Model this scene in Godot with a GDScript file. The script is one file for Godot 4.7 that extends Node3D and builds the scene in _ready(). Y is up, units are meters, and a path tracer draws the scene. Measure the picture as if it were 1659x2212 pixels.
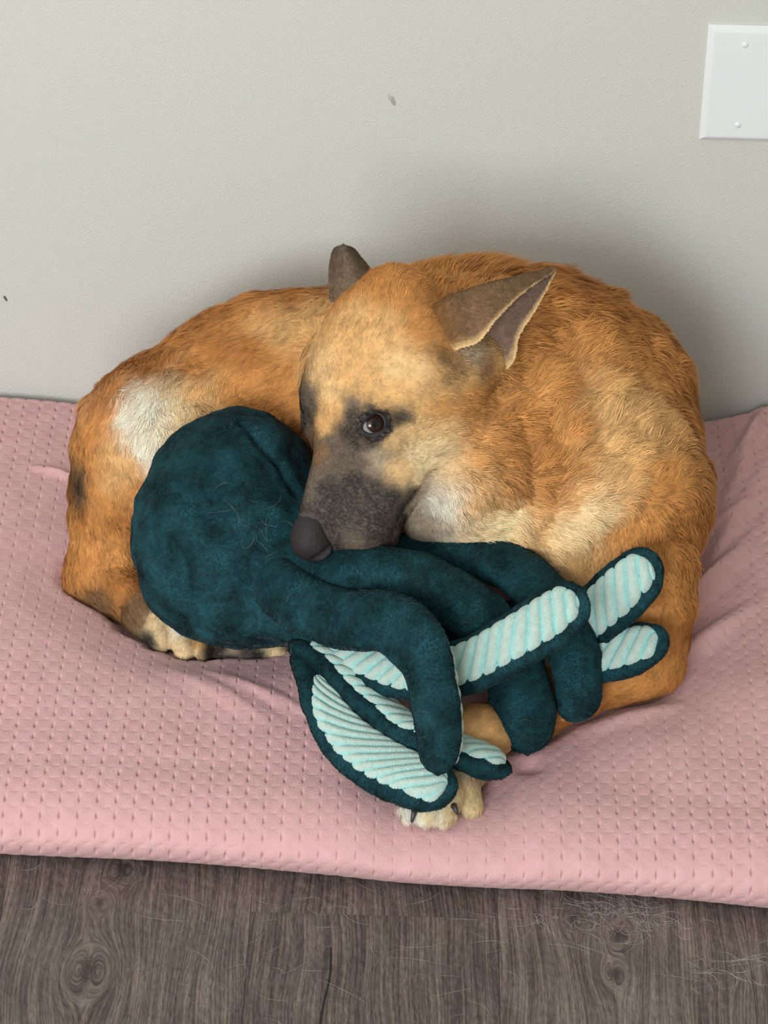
extends Node3D
# A tan dog curled up on a pink bed with a plush octopus. Units are metres: x right, y up, z from the wall (z = 0) into the room.

const FOCAL := 7000.0                      # pixels, for the 1659 x 2212 frame
const EYE := Vector3(0.0, 1.77, 2.81)
const PITCH := 33.0
const ROLL := 0.027

var cam_r: Vector3
var cam_u: Vector3
var cam_b: Vector3
var rng := RandomNumberGenerator.new()
var bumps := FastNoiseLite.new()

# ---------------------------------------------------------------- camera geometry
func set_axes() -> void:
	var a := deg_to_rad(PITCH)
	var u0 := Vector3(0, cos(a), -sin(a))
	cam_b = Vector3(0, sin(a), cos(a))
	cam_r = Vector3(cos(ROLL), 0, 0) + u0 * sin(ROLL)
	cam_u = Vector3(-sin(ROLL), 0, 0) + u0 * cos(ROLL)

func ray(px: float, py: float) -> Vector3:
	return (cam_r * ((px - 829.5) / FOCAL) - cam_u * ((py - 1106.0) / FOCAL) - cam_b).normalized()

func at(px: float, py: float, z: float) -> Vector3:       # the point of that sight line at distance z from the wall
	var d := ray(px, py)
	return EYE + d * ((z - EYE.z) / d.z)

func down(px: float, py: float, y: float) -> Vector3:      # the point of that sight line at height y
	var d := ray(px, py)
	return EYE + d * ((y - EYE.y) / d.y)

func cv(r: float, u: float, b: float) -> Vector3:
	return cam_r * r + cam_u * u + cam_b * b

# ---------------------------------------------------------------- scene helpers
func tag(o: Node, label: String, category: String, group := "", kind := "") -> Node:
	if label: o.set_meta("label", label)
	if category: o.set_meta("category", category)
	if group: o.set_meta("group", group)
	if kind: o.set_meta("kind", kind)
	return o

func put(called: String, mesh: Mesh, mat: Material, parent: Node = self) -> MeshInstance3D:
	var o := MeshInstance3D.new()
	o.name = called
	o.mesh = mesh
	if mat: o.material_override = mat
	parent.add_child(o, true)
	return o

func lin(r: float, g: float, b: float) -> Color:
	return Color(r, g, b).linear_to_srgb()

func flat_mat(c: Color, rough: float) -> StandardMaterial3D:
	var m := StandardMaterial3D.new()
	m.albedo_color = c
	m.roughness = rough
	return m

func noise_tex(freq: float, size: int, octaves: int, sd: int, ramp: Gradient = null, normal := false, strength := 4.0) -> NoiseTexture2D:
	var n := FastNoiseLite.new()
	n.noise_type = FastNoiseLite.TYPE_SIMPLEX_SMOOTH
	n.frequency = freq
	n.fractal_octaves = octaves
	n.seed = sd
	var t := NoiseTexture2D.new()
	t.noise = n
	t.width = size
	t.height = size
	t.seamless = true
	if ramp: t.color_ramp = ramp
	t.as_normal_map = normal
	t.bump_strength = strength
	return t

func ramp2(a: Color, b: Color) -> Gradient:
	var g := Gradient.new()
	g.set_color(0, a)
	g.set_color(1, b)
	return g

func to_mesh(v: PackedVector3Array, idx: PackedInt32Array, col := PackedColorArray(), uv := PackedVector2Array(), nrm := PackedVector3Array()) -> ArrayMesh:
	var arr := []
	arr.resize(Mesh.ARRAY_MAX)
	arr[Mesh.ARRAY_VERTEX] = v
	arr[Mesh.ARRAY_INDEX] = idx
	arr[Mesh.ARRAY_NORMAL] = nrm if nrm.size() else normals_of(v, idx)
	if col.size(): arr[Mesh.ARRAY_COLOR] = col
	if uv.size(): arr[Mesh.ARRAY_TEX_UV] = uv
	var m := ArrayMesh.new()
	m.add_surface_from_arrays(Mesh.PRIMITIVE_TRIANGLES, arr)
	return m

func normals_of(v: PackedVector3Array, idx: PackedInt32Array) -> PackedVector3Array:
	var n := PackedVector3Array()
	n.resize(v.size())
	for i in range(0, idx.size(), 3):
		var a := idx[i]
		var b := idx[i + 1]
		var c := idx[i + 2]
		var f := (v[c] - v[a]).cross(v[b] - v[a])
		n[a] += f
		n[b] += f
		n[c] += f
	for i in n.size():
		n[i] = n[i].normalized()
	return n

# A sheet of nu x nv points (row after row); front side is where (d/du) x (d/dv) points.
func turned(idx: PackedInt32Array) -> PackedInt32Array:      # the same sheet with its front on the other side
	var out := idx.duplicate()
	for i in range(0, out.size(), 3):
		out[i + 1] = idx[i + 2]
		out[i + 2] = idx[i + 1]
	return out

func sheet_index(nu: int, nv: int, wrap_u := false, base := 0) -> PackedInt32Array:
	var idx := PackedInt32Array()
	for j in nv - 1:
		for i in (nu if wrap_u else nu - 1):
			var i2 := (i + 1) % nu
			var a := base + j * nu + i
			var b := base + j * nu + i2
			var c := base + (j + 1) * nu + i
			var d := base + (j + 1) * nu + i2
			idx.append_array(PackedInt32Array([a, c, b, b, c, d]))
	return idx

func box_faces(st: SurfaceTool, lo: Vector3, hi: Vector3, bevel := 0.0) -> void:
	# a box with bevelled edges: three crossed slabs of corner points joined as a rounded hull
	var b := bevel
	if b <= 0.0: b = 0.00001
	var c := (lo + hi) / 2.0
	var h := (hi - lo) / 2.0
	for ax in 3:
		for s in [-1.0, 1.0]:
			var u := (ax + 1) % 3
			var w := (ax + 2) % 3
			var q := []
			for k in [[-1, -1], [1, -1], [1, 1], [-1, 1]]:
				var p := Vector3.ZERO
				p[ax] = s * h[ax]
				p[u] = k[0] * (h[u] - b)
				p[w] = k[1] * (h[w] - b)
				q.append(c + p)
			quad(st, q[0], q[1], q[2], q[3], s < 0)
			if bevel > 0.0:
				for t in [-1.0, 1.0]:
					var e := []
					for k in [-1.0, 1.0]:
						var p1 := Vector3.ZERO
						p1[ax] = s * h[ax]; p1[u] = t * (h[u] - b); p1[w] = k * (h[w] - b)
						var p2 := Vector3.ZERO
						p2[ax] = s * (h[ax] - b); p2[u] = t * h[u]; p2[w] = k * (h[w] - b)
						e.append(c + p1)
						e.append(c + p2)
					quad(st, e[0], e[1], e[3], e[2], s * t < 0)

func quad(st: SurfaceTool, a: Vector3, b: Vector3, c: Vector3, d: Vector3, flip := false) -> void:
	var o: Array = [a, c, b, a, d, c] if not flip else [a, b, c, a, c, d]
	for p: Vector3 in o:
		st.add_vertex(p)

func boxes(list: Array, bevel := 0.0) -> ArrayMesh:
	var st := SurfaceTool.new()
	st.begin(Mesh.PRIMITIVE_TRIANGLES)
	st.set_smooth_group(-1)
	for l in list:
		box_faces(st, l[0], l[1], bevel)
	st.generate_normals()
	return st.commit()

# ---------------------------------------------------------------- smooth solids: capsules and ellipsoids joined, meshed by surface nets
class Prim:
	var kind := 0
	var a := Vector3.ZERO
	var ab := Vector3.ZERO
	var inv := 0.0
	var ra := 0.0
	var rb := 0.0
	var k := 0.02
	var rot := Basis()
	var rad := Vector3.ONE
	var rad2 := Vector3.ONE
	var cut := false
	func dist(p: Vector3) -> float:
		if kind == 0:
			var pa := p - a
			var t := clampf(pa.dot(ab) * inv, 0.0, 1.0)
			return (pa - ab * t).length() - ra - (rb - ra) * t
		var q := rot * (p - a)
		var k0 := (q / rad).length()
		var k1 := (q / rad2).length()
		return k0 * (k0 - 1.0) / maxf(k1, 0.0001)

func cap(a: Vector3, ra: float, b: Vector3, rb: float, k := 0.02, cut := false) -> Prim:
	var p := Prim.new()
	p.a = a
	p.ab = b - a
	p.inv = 1.0 / maxf(p.ab.length_squared(), 1e-9)
	p.ra = ra
	p.rb = rb
	p.k = k
	p.cut = cut
	return p

func ell(c: Vector3, axes: Basis, rad: Vector3, k := 0.02, cut := false) -> Prim:
	var p := Prim.new()
	p.kind = 1
	p.a = c
	p.rot = axes.transposed()
	p.rad = rad
	p.rad2 = rad * rad
	p.k = k
	p.cut = cut
	return p

func field(p: Vector3, list: Array) -> float:
	var d := 1000.0
	for q: Prim in list:
		var e := q.dist(p)
		if q.cut:
			e = -e
			var hc := maxf(q.k - absf(d - e), 0.0) / q.k
			d = maxf(d, e) + hc * hc * q.k * 0.25
		else:
			var h := maxf(q.k - absf(d - e), 0.0) / q.k
			d = minf(d, e) - h * h * q.k * 0.25
	return d

# returns [vertices, indices]; lump = size of a gentle noise on the surface; ground = lowest height
func solid(list: Array, lo: Vector3, hi: Vector3, h: float, lump := 0.0, lump_scale := 30.0, ground := -10.0) -> Array:
	var v := PackedVector3Array()
	var idx := PackedInt32Array()
	var cell := {}
	var edges := []
	var B := 6
	var size := h * B
	var nb := Vector3i(((hi - lo) / size).ceil())
	var N := B + 1
	var reach := size * 0.87 + h * 1.5
	var val := PackedFloat32Array()
	val.resize(N * N * N)
	var SX := 4096
	for bz in nb.z:
		for by in nb.y:
			for bx in nb.x:
				var o := lo + Vector3(bx, by, bz) * size
				var c := o + Vector3.ONE * (size / 2.0)
				if c.y + reach < ground: continue
				var near := []
				var dc := 1000.0
				for q: Prim in list:
					var e := q.dist(c)
					if q.cut:
						if e < reach * 1.4 + q.k: near.append(q)
					elif e < reach * 1.4 + q.k + 0.01:
						near.append(q)
						dc = minf(dc, e)
				if near.is_empty() or dc > reach * 1.4 + 0.012: continue
				var fc := field(c, near)
				if fc < -reach * 1.3 - lump and c.y - reach > ground: continue
				var n := 0
				for k in N:
					for j in N:
						for i in N:
							var p := o + Vector3(i, j, k) * h
							var d := field(p, near)
							if lump > 0.0 and absf(d) < 0.02: d += bumps.get_noise_3dv(p * lump_scale) * lump
							val[n] = maxf(d, ground - p.y)
							n += 1
				for k in B:
					for j in B:
						for i in B:
							var q0 := i + N * (j + N * k)
							var sum := Vector3.ZERO
							var cnt := 0
							var s0 := val[q0] < 0.0
							var any := false
							for m in 8:
								if (val[q0 + (m & 1) + N * ((m >> 1) & 1) + N * N * (m >> 2)] < 0.0) != s0:
									any = true
									break
							if not any: continue
							for ax in 3:
								var st := 1 if ax == 0 else (N if ax == 1 else N * N)
								var s1 := N if ax == 0 else 1
								var s2 := N * N if ax != 2 else N
								for m in 4:
									var qa := q0 + s1 * (m & 1) + s2 * (m >> 1)
									var va := val[qa]
									var vb := val[qa + st]
									if (va < 0.0) != (vb < 0.0):
										var t := va / (va - vb)
										var p := Vector3.ZERO
										p[ax] = t
										if ax == 0:
											p.y = m & 1; p.z = m >> 1
										elif ax == 1:
											p.x = m & 1; p.z = m >> 1
										else:
											p.x = m & 1; p.y = m >> 1
										sum += p
										cnt += 1
							var g := Vector3i(bx * B + i, by * B + j, bz * B + k)
							cell[g.x + SX * (g.y + SX * g.z)] = v.size()
							v.append(o + (Vector3(i, j, k) + sum / cnt) * h)
							for ax in 3:
								var st := 1 if ax == 0 else (N if ax == 1 else N * N)
								if (val[q0] < 0.0) != (val[q0 + st] < 0.0):
									edges.append([g, ax, val[q0] < 0.0])
	for e in edges:
		var g: Vector3i = e[0]
		var ax: int = e[1]
		var u := Vector3i.ZERO
		var w := Vector3i.ZERO
		u[(ax + 1) % 3] = 1
		w[(ax + 2) % 3] = 1
		var q := PackedInt32Array()
		for o: Vector3i in [g, g - u, g - u - w, g - w]:
			q.append(cell.get(o.x + SX * (o.y + SX * o.z), -1))
		if q[0] < 0 or q[1] < 0 or q[2] < 0 or q[3] < 0: continue
		if e[2]:
			idx.append_array(PackedInt32Array([q[0], q[2], q[1], q[0], q[3], q[2]]))
		else:
			idx.append_array(PackedInt32Array([q[0], q[1], q[2], q[0], q[2], q[3]]))
	return [v, idx]

func hit(px: float, py: float, list: Array) -> Vector3:      # where that sight line meets the solid
	var d := ray(px, py)
	var t := 2.2
	for i in 90:
		var p := EYE + d * t
		var e := field(p, list)
		if e < 0.0008: return p
		t += maxf(e * 0.8, 0.0008)
		if t > 3.6: break
	return Vector3.INF

func curve(pts: Array, n: int) -> PackedVector3Array:        # Catmull-Rom through points
	var out := PackedVector3Array()
	var m := pts.size()
	for i in n:
		var t := float(i) / (n - 1) * (m - 1)
		var k := mini(int(t), m - 2)
		var f := t - k
		var p1: Vector3 = pts[k]
		var p2: Vector3 = pts[k + 1]
		var p0: Vector3 = pts[k - 1] if k > 0 else p1 * 2.0 - p2
		var p3: Vector3 = pts[k + 2] if k + 2 < m else p2 * 2.0 - p1
		out.append(p1.cubic_interpolate(p2, p0, p3, f))
	return out

# ---------------------------------------------------------------- the scene
func _ready() -> void:
	set_axes()
	rng.seed = 4217
	bumps.seed = 9
	bumps.frequency = 1.0
	bumps.noise_type = FastNoiseLite.TYPE_SIMPLEX_SMOOTH
	bumps.fractal_octaves = 2

	var camera := Camera3D.new()
	camera.name = "camera"
	camera.fov = rad_to_deg(2.0 * atan(1106.0 / FOCAL))
	camera.near = 0.05
	camera.far = 50.0
	camera.transform = Transform3D(Basis(cam_r, cam_u, cam_b), EYE)
	add_child(camera)
	camera.current = true

	var env := Environment.new()
	env.background_mode = Environment.BG_COLOR
	env.background_color = Color(0.80, 0.88, 1.0)
	env.background_energy_multiplier = 1.6
	env.tonemap_mode = Environment.TONE_MAPPER_LINEAR
	env.tonemap_exposure = 0.87
	env.sdfgi_enabled = true
	env.ssao_enabled = true
	env.ssil_enabled = true
	var around := WorldEnvironment.new()
	around.name = "surroundings"
	around.environment = env
	add_child(around)

	# daylight entering by the window in the left wall and by the one opposite the dog
	window_light("window_daylight", Vector3(-1.86, 1.45, 1.75), Vector3(1, -0.12, -0.05), Vector2(1.7, 1.5), 3.0, Color(1.0, 0.975, 0.94))
	window_light("front_window_daylight", Vector3(-0.95, 1.65, 4.36), Vector3(0, -0.1, -1), Vector2(1.5, 1.3), 15.5, Color(0.95, 0.98, 1.0))

	room()
	var dog := dog_solid()
	var toy := octopus_solid()
	bed(dog.all, toy)
	octopus(toy)
	build_dog(dog, toy)
	toy_all = toy
	shed_hair()

var toy_all := []

func window_light(called: String, where: Vector3, towards: Vector3, size: Vector2, energy: float, c: Color) -> void:
	var l := AreaLight3D.new()
	l.name = called
	l.area_size = size
	l.area_normalize_energy = true
	l.light_energy = energy
	l.light_color = c
	l.shadow_enabled = true
	l.area_range = 12.0
	l.area_attenuation = 2.0
	add_child(l)
	l.look_at_from_position(where, where + towards, Vector3.UP)
# ---------------------------------------------------------------- room
func structure(called: String, mesh: Mesh, mat: Material, label: String, category: String) -> MeshInstance3D:
	var o := put(called, mesh, mat)
	tag(o, label, category, "", "structure")
	return o

func room() -> void:
	var X := 1.9
	var Z := 4.4
	var Y := 2.5
	var T := 0.12
	var paint := flat_mat(lin(0.525, 0.514, 0.457), 0.75)
	paint.uv1_triplanar = true
	paint.uv1_world_triplanar = true
	paint.uv1_scale = Vector3(4.2, 4.2, 4.2)
	paint.normal_enabled = true
	paint.normal_texture = noise_tex(0.075, 1024, 3, 5, null, true, 5.0)
	paint.normal_scale = 0.32
	var white := flat_mat(lin(0.78, 0.78, 0.76), 0.7)

	var back := structure("wall_back", boxes([[Vector3(-X - T, -0.1, -T), Vector3(X + T, Y, 0)]]), paint, "warm grey painted wall with fine roller texture behind the dog", "wall")
	# chips in the paint: small thin flakes of bare filler
	for c in [[848.0, 217.0, 0.0042, 0.7, lin(0.33, 0.31, 0.29)], [12.0, 645.0, 0.0022, 0.2, lin(0.10, 0.09, 0.08)], [843.0, 211.0, 0.0024, 0.3, lin(0.42, 0.40, 0.38)], [1030.0, 90.0, 0.0009, 0.3, lin(0.5, 0.48, 0.45)]]:
		var p := at(c[0], c[1], 0.0)
		var v := PackedVector3Array([p + Vector3(0, 0, 0.0006)])
		var idx := PackedInt32Array()
		for i in 11:
			var a := TAU * i / 11.0
			var r: float = c[2] * (0.75 + 0.45 * rng.randf()) * (1.0 + 0.5 * cos(2.0 * (a - 2.0)))
			v.append(p + Vector3(cos(a) * r, sin(a) * r, 0.0001))
			idx.append_array(PackedInt32Array([0, 1 + (i + 1) % 11, 1 + i]))
		put("paint_chip", to_mesh(v, idx), flat_mat(c[4], 0.9), back)

	# left wall with a window opening
	var wy0 := 0.70
	var wy1 := 2.20
	var wz0 := 0.90
	var wz1 := 2.60
	structure("wall_left", boxes([[Vector3(-X - T, 0, 0), Vector3(-X, Y, wz0)], [Vector3(-X - T, 0, wz1), Vector3(-X, Y, Z)], [Vector3(-X - T, 0, wz0), Vector3(-X, wy0, wz1)], [Vector3(-X - T, wy1, wz0), Vector3(-X, Y, wz1)]]), paint, "grey painted wall with the window opening", "wall")
	structure("wall_right", boxes([[Vector3(X, 0, 0), Vector3(X + T, Y, Z)]]), paint, "plain grey painted wall facing the window", "wall")
	var dx0 := -1.75
	var dx1 := -0.15
	var fy0 := 0.95
	var fy1 := 2.35
	structure("wall_front", boxes([[Vector3(-X - T, 0, Z), Vector3(dx0, Y, Z + T)], [Vector3(dx1, 0, Z), Vector3(X + T, Y, Z + T)], [Vector3(dx0, fy1, Z), Vector3(dx1, Y, Z + T)], [Vector3(dx0, 0, Z), Vector3(dx1, fy0, Z + T)]]), paint, "grey painted wall with the high window opening", "wall")
	structure("ceiling", boxes([[Vector3(-X - T, Y, -T), Vector3(X + T, Y + T, Z + T)]]), white, "white flat ceiling over the whole room", "ceiling")
	var pane := StandardMaterial3D.new()
	pane.albedo_color = Color(1, 1, 1, 0.06)
	pane.transparency = BaseMaterial3D.TRANSPARENCY_ALPHA
	pane.roughness = 0.02
	var f := 0.05
	var win := structure("window_1", boxes([[Vector3(-X - 0.09, wy0, wz0), Vector3(-X - 0.03, wy0 + f, wz1)], [Vector3(-X - 0.09, wy1 - f, wz0), Vector3(-X - 0.03, wy1, wz1)], [Vector3(-X - 0.09, wy0 + f, wz0), Vector3(-X - 0.03, wy1 - f, wz0 + f)], [Vector3(-X - 0.09, wy0 + f, wz1 - f), Vector3(-X - 0.03, wy1 - f, wz1)]], 0.004), white, "white framed window in the left wall", "window")
	put("pane", boxes([[Vector3(-X - 0.063, wy0 + f, wz0 + f), Vector3(-X - 0.058, wy1 - f, wz1 - f)]]), pane, win)
	var high := structure("window_2", boxes([[Vector3(dx0, fy0, Z + 0.03), Vector3(dx1, fy0 + f, Z + 0.09)], [Vector3(dx0, fy1 - f, Z + 0.03), Vector3(dx1, fy1, Z + 0.09)], [Vector3(dx0, fy0 + f, Z + 0.03), Vector3(dx0 + f, fy1 - f, Z + 0.09)], [Vector3(dx1 - f, fy0 + f, Z + 0.03), Vector3(dx1, fy1 - f, Z + 0.09)]], 0.004), white, "white framed window in the wall opposite the dog", "window")
	put("pane", boxes([[Vector3(dx0 + f, fy0 + f, Z + 0.058), Vector3(dx1 - f, fy1 - f, Z + 0.063)]]), pane, high)

	laminate(X, Z, T)
	cover_plate()

func laminate(X: float, Z: float, T: float) -> void:
	var sub := flat_mat(lin(0.05, 0.045, 0.04), 0.9)
	var fl := structure("floor", boxes([[Vector3(-X - T, -0.12, -T), Vector3(X + T, -0.009, Z + T)]]), sub, "grey brown oak laminate floor in front of the bed", "floor")
	var xa := down(541, 1970, 0.0).x
	var xb := down(1076, 1985, 0.0).x
	var w := xb - xa
	var zj := down(680, 1974, 0.0).z
	var z0 := 0.60
	# knots: across and along the plank in metres, size, strength
	var looks := []
	var spec := [
		[[[190, 2095, 0.020], [262, 1880, 0.014], [215, 1950, 0.008]], 11, 0.0, -1.0],
		[[[712, 2110, 0.002]], 23, -0.06, 0.52],
		[[[1340, 2020, 0.012], [1325, 2105, 0.011], [1240, 1985, 0.010]], 37, 0.02, -1.0],
		[[], 51, -0.03, -1.0],
	]
	var first := [xa - w, xa, xb, 0.0]
	for k in 4:
		var m := StandardMaterial3D.new()
		m.albedo_texture = wood(spec[k], first[k], w, z0, zj)
		m.roughness = 0.52
		m.metallic_specular = 0.45
		m.normal_enabled = true
		m.normal_texture = grain_normal()
		m.normal_scale = 0.35
		looks.append(m)
	var n0 := int(floor((-X - xa) / w))
	var n1 := int(ceil((X - xa) / w))
	var length := 1.28
	for n in range(n0, n1):
		var x0: float = maxf(xa + n * w, -X)
		var x1: float = minf(xa + (n + 1) * w, X)
		var start := zj if n == 0 else fposmod(zj + 0.41 * absi(n) + (0.3 if n > 0 else 0.1), length)
		if n == -1: start = 1.02
		if n == 1: start = 1.15
		var z := start - length
		while z < Z:
			var za := maxf(z, 0.0)
			var zb := minf(z + length, Z)
			if zb - za > 0.01:
				var look: Material = looks[3]
				if n >= -1 and n <= 1 and za < 0.80 and zb > 0.70: look = looks[n + 1]
				if n == 0 and za < 0.5: look = looks[3]
				plank(fl, x0, x1, za, zb, look, xa + n * w, w, z0)
			z += length

var grain_cache: NoiseTexture2D
func grain_normal() -> NoiseTexture2D:
	if grain_cache == null:
		grain_cache = noise_tex(0.03, 512, 4, 77, null, true, 6.0)
	return grain_cache

func plank(fl: Node, x0: float, x1: float, za: float, zb: float, m: Material, px: float, w: float, z0: float) -> void:
	var g := 0.0001
	var b := 0.0003
	var prof := [[x0 + g, -0.009], [x0 + g, -b], [x0 + g + b, 0.0], [x1 - g - b, 0.0], [x1 - g, -b], [x1 - g, -0.009]]
	var st := SurfaceTool.new()
	st.begin(Mesh.PRIMITIVE_TRIANGLES)
	st.set_smooth_group(-1)
	var ends := [[za + g, 0.0], [zb - g, 0.0]]
	for i in 5:
		var p := []
		for e in ends:
			for k in 2:
				var q: Array = prof[i + k]
				p.append(Vector3(q[0], q[1], e[0]))
		# p: near-start(i), start(i+1), end(i), end(i+1)
		for t: int in [0, 1, 3, 0, 3, 2]:
			var v: Vector3 = p[t]
			st.set_uv(Vector2((v.x - px) / w, (v.z - z0) / 0.26))
			st.add_vertex(v)
	for e in 2:
		for i in range(1, 5):
			var tri := [0, i, i + 1] if e == 0 else [0, i + 1, i]
			for t: int in tri:
				var q: Array = prof[t]
				st.set_uv(Vector2(0.5, 0.5))
				st.add_vertex(Vector3(q[0], q[1], ends[e][0]))
	st.generate_normals()
	put("plank", st.commit(), m, fl)

# the print of one plank: two strips of oak, with knots
func wood(spec: Array, px: float, w: float, z0: float, zj: float) -> ImageTexture:
	var nx := 520
	var nz := 640
	var long := 0.26
	var img := Image.create(nx, nz, false, Image.FORMAT_RGB8)
	var n := FastNoiseLite.new()
	n.noise_type = FastNoiseLite.TYPE_SIMPLEX_SMOOTH
	n.fractal_type = FastNoiseLite.FRACTAL_NONE
	n.seed = spec[1]
	n.frequency = 1.0
	var knots := []
	for k in spec[0]:
		var p := down(k[0], k[1], 0.0)
		knots.append(Vector3(p.x - px, p.z - z0, k[2]))
	var dark := Color(0.225, 0.19, 0.175)
	var mid := Color(0.385, 0.335, 0.308)
	var pale := Color(0.535, 0.485, 0.445)
	for j in nz:
		var z := float(j) / nz * long
		for i in nx:
			var x := float(i) / nx * w
			var u := x
			var split := false
			var core := 0.0
			for k: Vector3 in knots:
				var dx := x - k.x
				var dz := (z - k.y) * 0.55
				var r2 := dx * dx + dz * dz
				var kk := k.z * k.z
				u -= dx * kk * 1.1 / (r2 + kk * 0.35)
				core = maxf(core, 1.0 - r2 / (kk * 0.28))
			u += 0.006 * n.get_noise_2d(x * 9.0, z * 5.0)
			var strip := 0.0 if x < w * 0.505 else 7.3
			var ring := n.get_noise_2d(u * 95.0 + strip, z * 2.2 + 3.0)
			var fine := n.get_noise_2d(u * 420.0 + strip, z * 9.0)
			var pore := n.get_noise_2d(u * 1500.0, z * 70.0 + strip)
			var t := 0.44 + 0.17 * ring + 0.28 * fine + 0.28 * pore + float(spec[2]) + 0.10 * n.get_noise_2d(x * 14.0 + 50.0, z * 9.0)
			if core > 0.0: t -= core * 0.42 + 0.12 * sin(core * 22.0)
			if spec[3] > 0.0:
				var crack := absf(x - w * 0.32 + (z - 0.2) * 0.05 + 0.0015 * sin(z * 60.0))
				if crack < 0.0009 and z > 0.15: split = true
			t = clampf(t, 0.0, 1.0)
			if split:
				img.set_pixel(i, j, Color(0.10, 0.085, 0.08))
				continue
			img.set_pixel(i, j, dark.lerp(mid, t * 2.0) if t < 0.5 else mid.lerp(pale, t * 2.0 - 1.0))
	return ImageTexture.create_from_image(img)

func cover_plate() -> void:
	var white := flat_mat(lin(0.70, 0.70, 0.68), 0.38)
	var root := Node3D.new()
	root.name = "cover_plate"
	add_child(root)
	tag(root, "white blank electrical cover plate with two painted screws on the wall", "wall plate")
	var c := at(1600.5, 178.0, 0.0)
	root.position = c
	var hw := 0.0355
	var hh := 0.0600
	var st := SurfaceTool.new()
	st.begin(Mesh.PRIMITIVE_TRIANGLES)
	st.set_smooth_group(-1)
	var rings := [[0.0, 0.0], [0.0, 0.0022], [0.0042, 0.0058], [0.0062, 0.0062]]
	var pts := []
	for r in rings:
		pts.append([Vector3(-hw + r[0], -hh + r[0], r[1]), Vector3(hw - r[0], -hh + r[0], r[1]), Vector3(hw - r[0], hh - r[0], r[1]), Vector3(-hw + r[0], hh - r[0], r[1])])
	for k in 3:
		for i in 4:
			quad(st, pts[k][i], pts[k][(i + 1) % 4], pts[k + 1][(i + 1) % 4], pts[k + 1][i])
	quad(st, pts[3][0], pts[3][1], pts[3][2], pts[3][3])
	st.generate_normals()
	put("plate", st.commit(), white, root)
	for s in [-1.0, 1.0]:
		var v := PackedVector3Array()
		var n := 16
		for r in [[0.0032, 0.0], [0.0030, 0.0006], [0.0022, 0.0011], [0.0010, 0.0013], [0.0001, 0.00135]]:
			for i in n:
				var a := TAU * i / n
				v.append(Vector3(cos(a) * r[0], sin(a) * r[0], r[1]))
		var sc := put("screw", to_mesh(v, sheet_index(n, 5, true)), white, root)
		sc.position = Vector3(0, s * 0.0417, 0.0061)
# ---------------------------------------------------------------- bed
const PUFF := 0.0158

func front_z(x: float) -> float:
	return 0.609 + 0.070 * x + 0.02 * (x * x - 0.1) + 0.0025 * sin(x * 17.0 + 1.0)

func rest_height(x: float, z: float) -> float:        # the unloaded top of the bed
	var h := 0.068
	h += 0.016 * smoothstep(0.10, 0.45, -x) * smoothstep(0.45, 0.0, z)          # swells at the free left side
	h += 0.035 * smoothstep(0.26, 0.46, x) * smoothstep(0.42, 0.02, z)          # and rises to the right behind
	h += 0.006 * smoothstep(0.2, 0.4, x) * smoothstep(0.3, 0.5, z)
	h -= 0.012 * smoothstep(0.45, 0.66, z)
	h += 0.003 * bumps.get_noise_2d(x * 6.0, z * 6.0 + 3.0)
	return h

var sag: PackedFloat32Array
var slack: PackedFloat32Array          # how loose the cover lies: tight round the dog
const SAG_N := 110
func sag_at(x: float, z: float, from := sag) -> float:
	var fx := clampf((x + 0.55) / 1.1 * (SAG_N - 1), 0.0, SAG_N - 1.001)
	var fz := clampf(z / 0.75 * (SAG_N - 1), 0.0, SAG_N - 1.001)
	var i := int(fx)
	var j := int(fz)
	var u := fx - i
	var w := fz - j
	var k := j * SAG_N + i
	return lerpf(lerpf(from[k], from[k + 1], u), lerpf(from[k + SAG_N], from[k + SAG_N + 1], u), w)

func press(dog: Array, toy: Array) -> void:
	sag = PackedFloat32Array()
	sag.resize(SAG_N * SAG_N)
	slack = sag.duplicate()
	var both := dog + toy
	for j in SAG_N:
		for i in SAG_N:
			var x := -0.55 + 1.1 * i / (SAG_N - 1)
			var z := 0.75 * j / (SAG_N - 1)
			var h := rest_height(x, z)
			var y := h
			var near := field(Vector3(x, h, z), dog)
			if minf(near, field(Vector3(x, h, z), toy)) < 0.004:
				for k in 5:
					var d := field(Vector3(x, y, z), both)
					if d < 0.003: y -= (0.003 - d) * 0.9
					if y < 0.02: break
			slack[j * SAG_N + i] = 0.40 + 0.60 * smoothstep(0.01, 0.15, near)
			var soft := 0.010 * smoothstep(0.07, -0.01, near)
			sag[j * SAG_N + i] = maxf(0.016, minf(y, h - soft))
	for pass_ in 1:
		var s2 := sag.duplicate()
		for j in range(1, SAG_N - 1):
			for i in range(1, SAG_N - 1):
				var k := j * SAG_N + i
				s2[k] = minf(sag[k], (sag[k] * 2.0 + sag[k - 1] + sag[k + 1] + sag[k - SAG_N] + sag[k + SAG_N]) / 6.0)
		sag = s2

# folds of the cover: two ends in pixels on the bed, height, half width
var folds := []

func cloth(x: float, s: float) -> float:              # relief of the knitted cover
	var a := x / PUFF
	var b := s / PUFF
	var r := 0.0
	var fa := a - roundf(a)
	var fb := b - roundf(b)
	# upright slits on the lattice, lying slits half a step off
	r -= 0.0026 * exp(-(fa * fa) / 0.0032 - (fb * fb) / 0.030)
	var ga := a - floorf(a) - 0.5
	var gb := b - floorf(b) - 0.5
	r -= 0.0014 * exp(-(ga * ga) / 0.030 - (gb * gb) / 0.004)
	r += 0.00035 * absf(sin(PI * (a + b))) + 0.0002 * absf(sin(PI * (a - b)))
	return r

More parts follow.
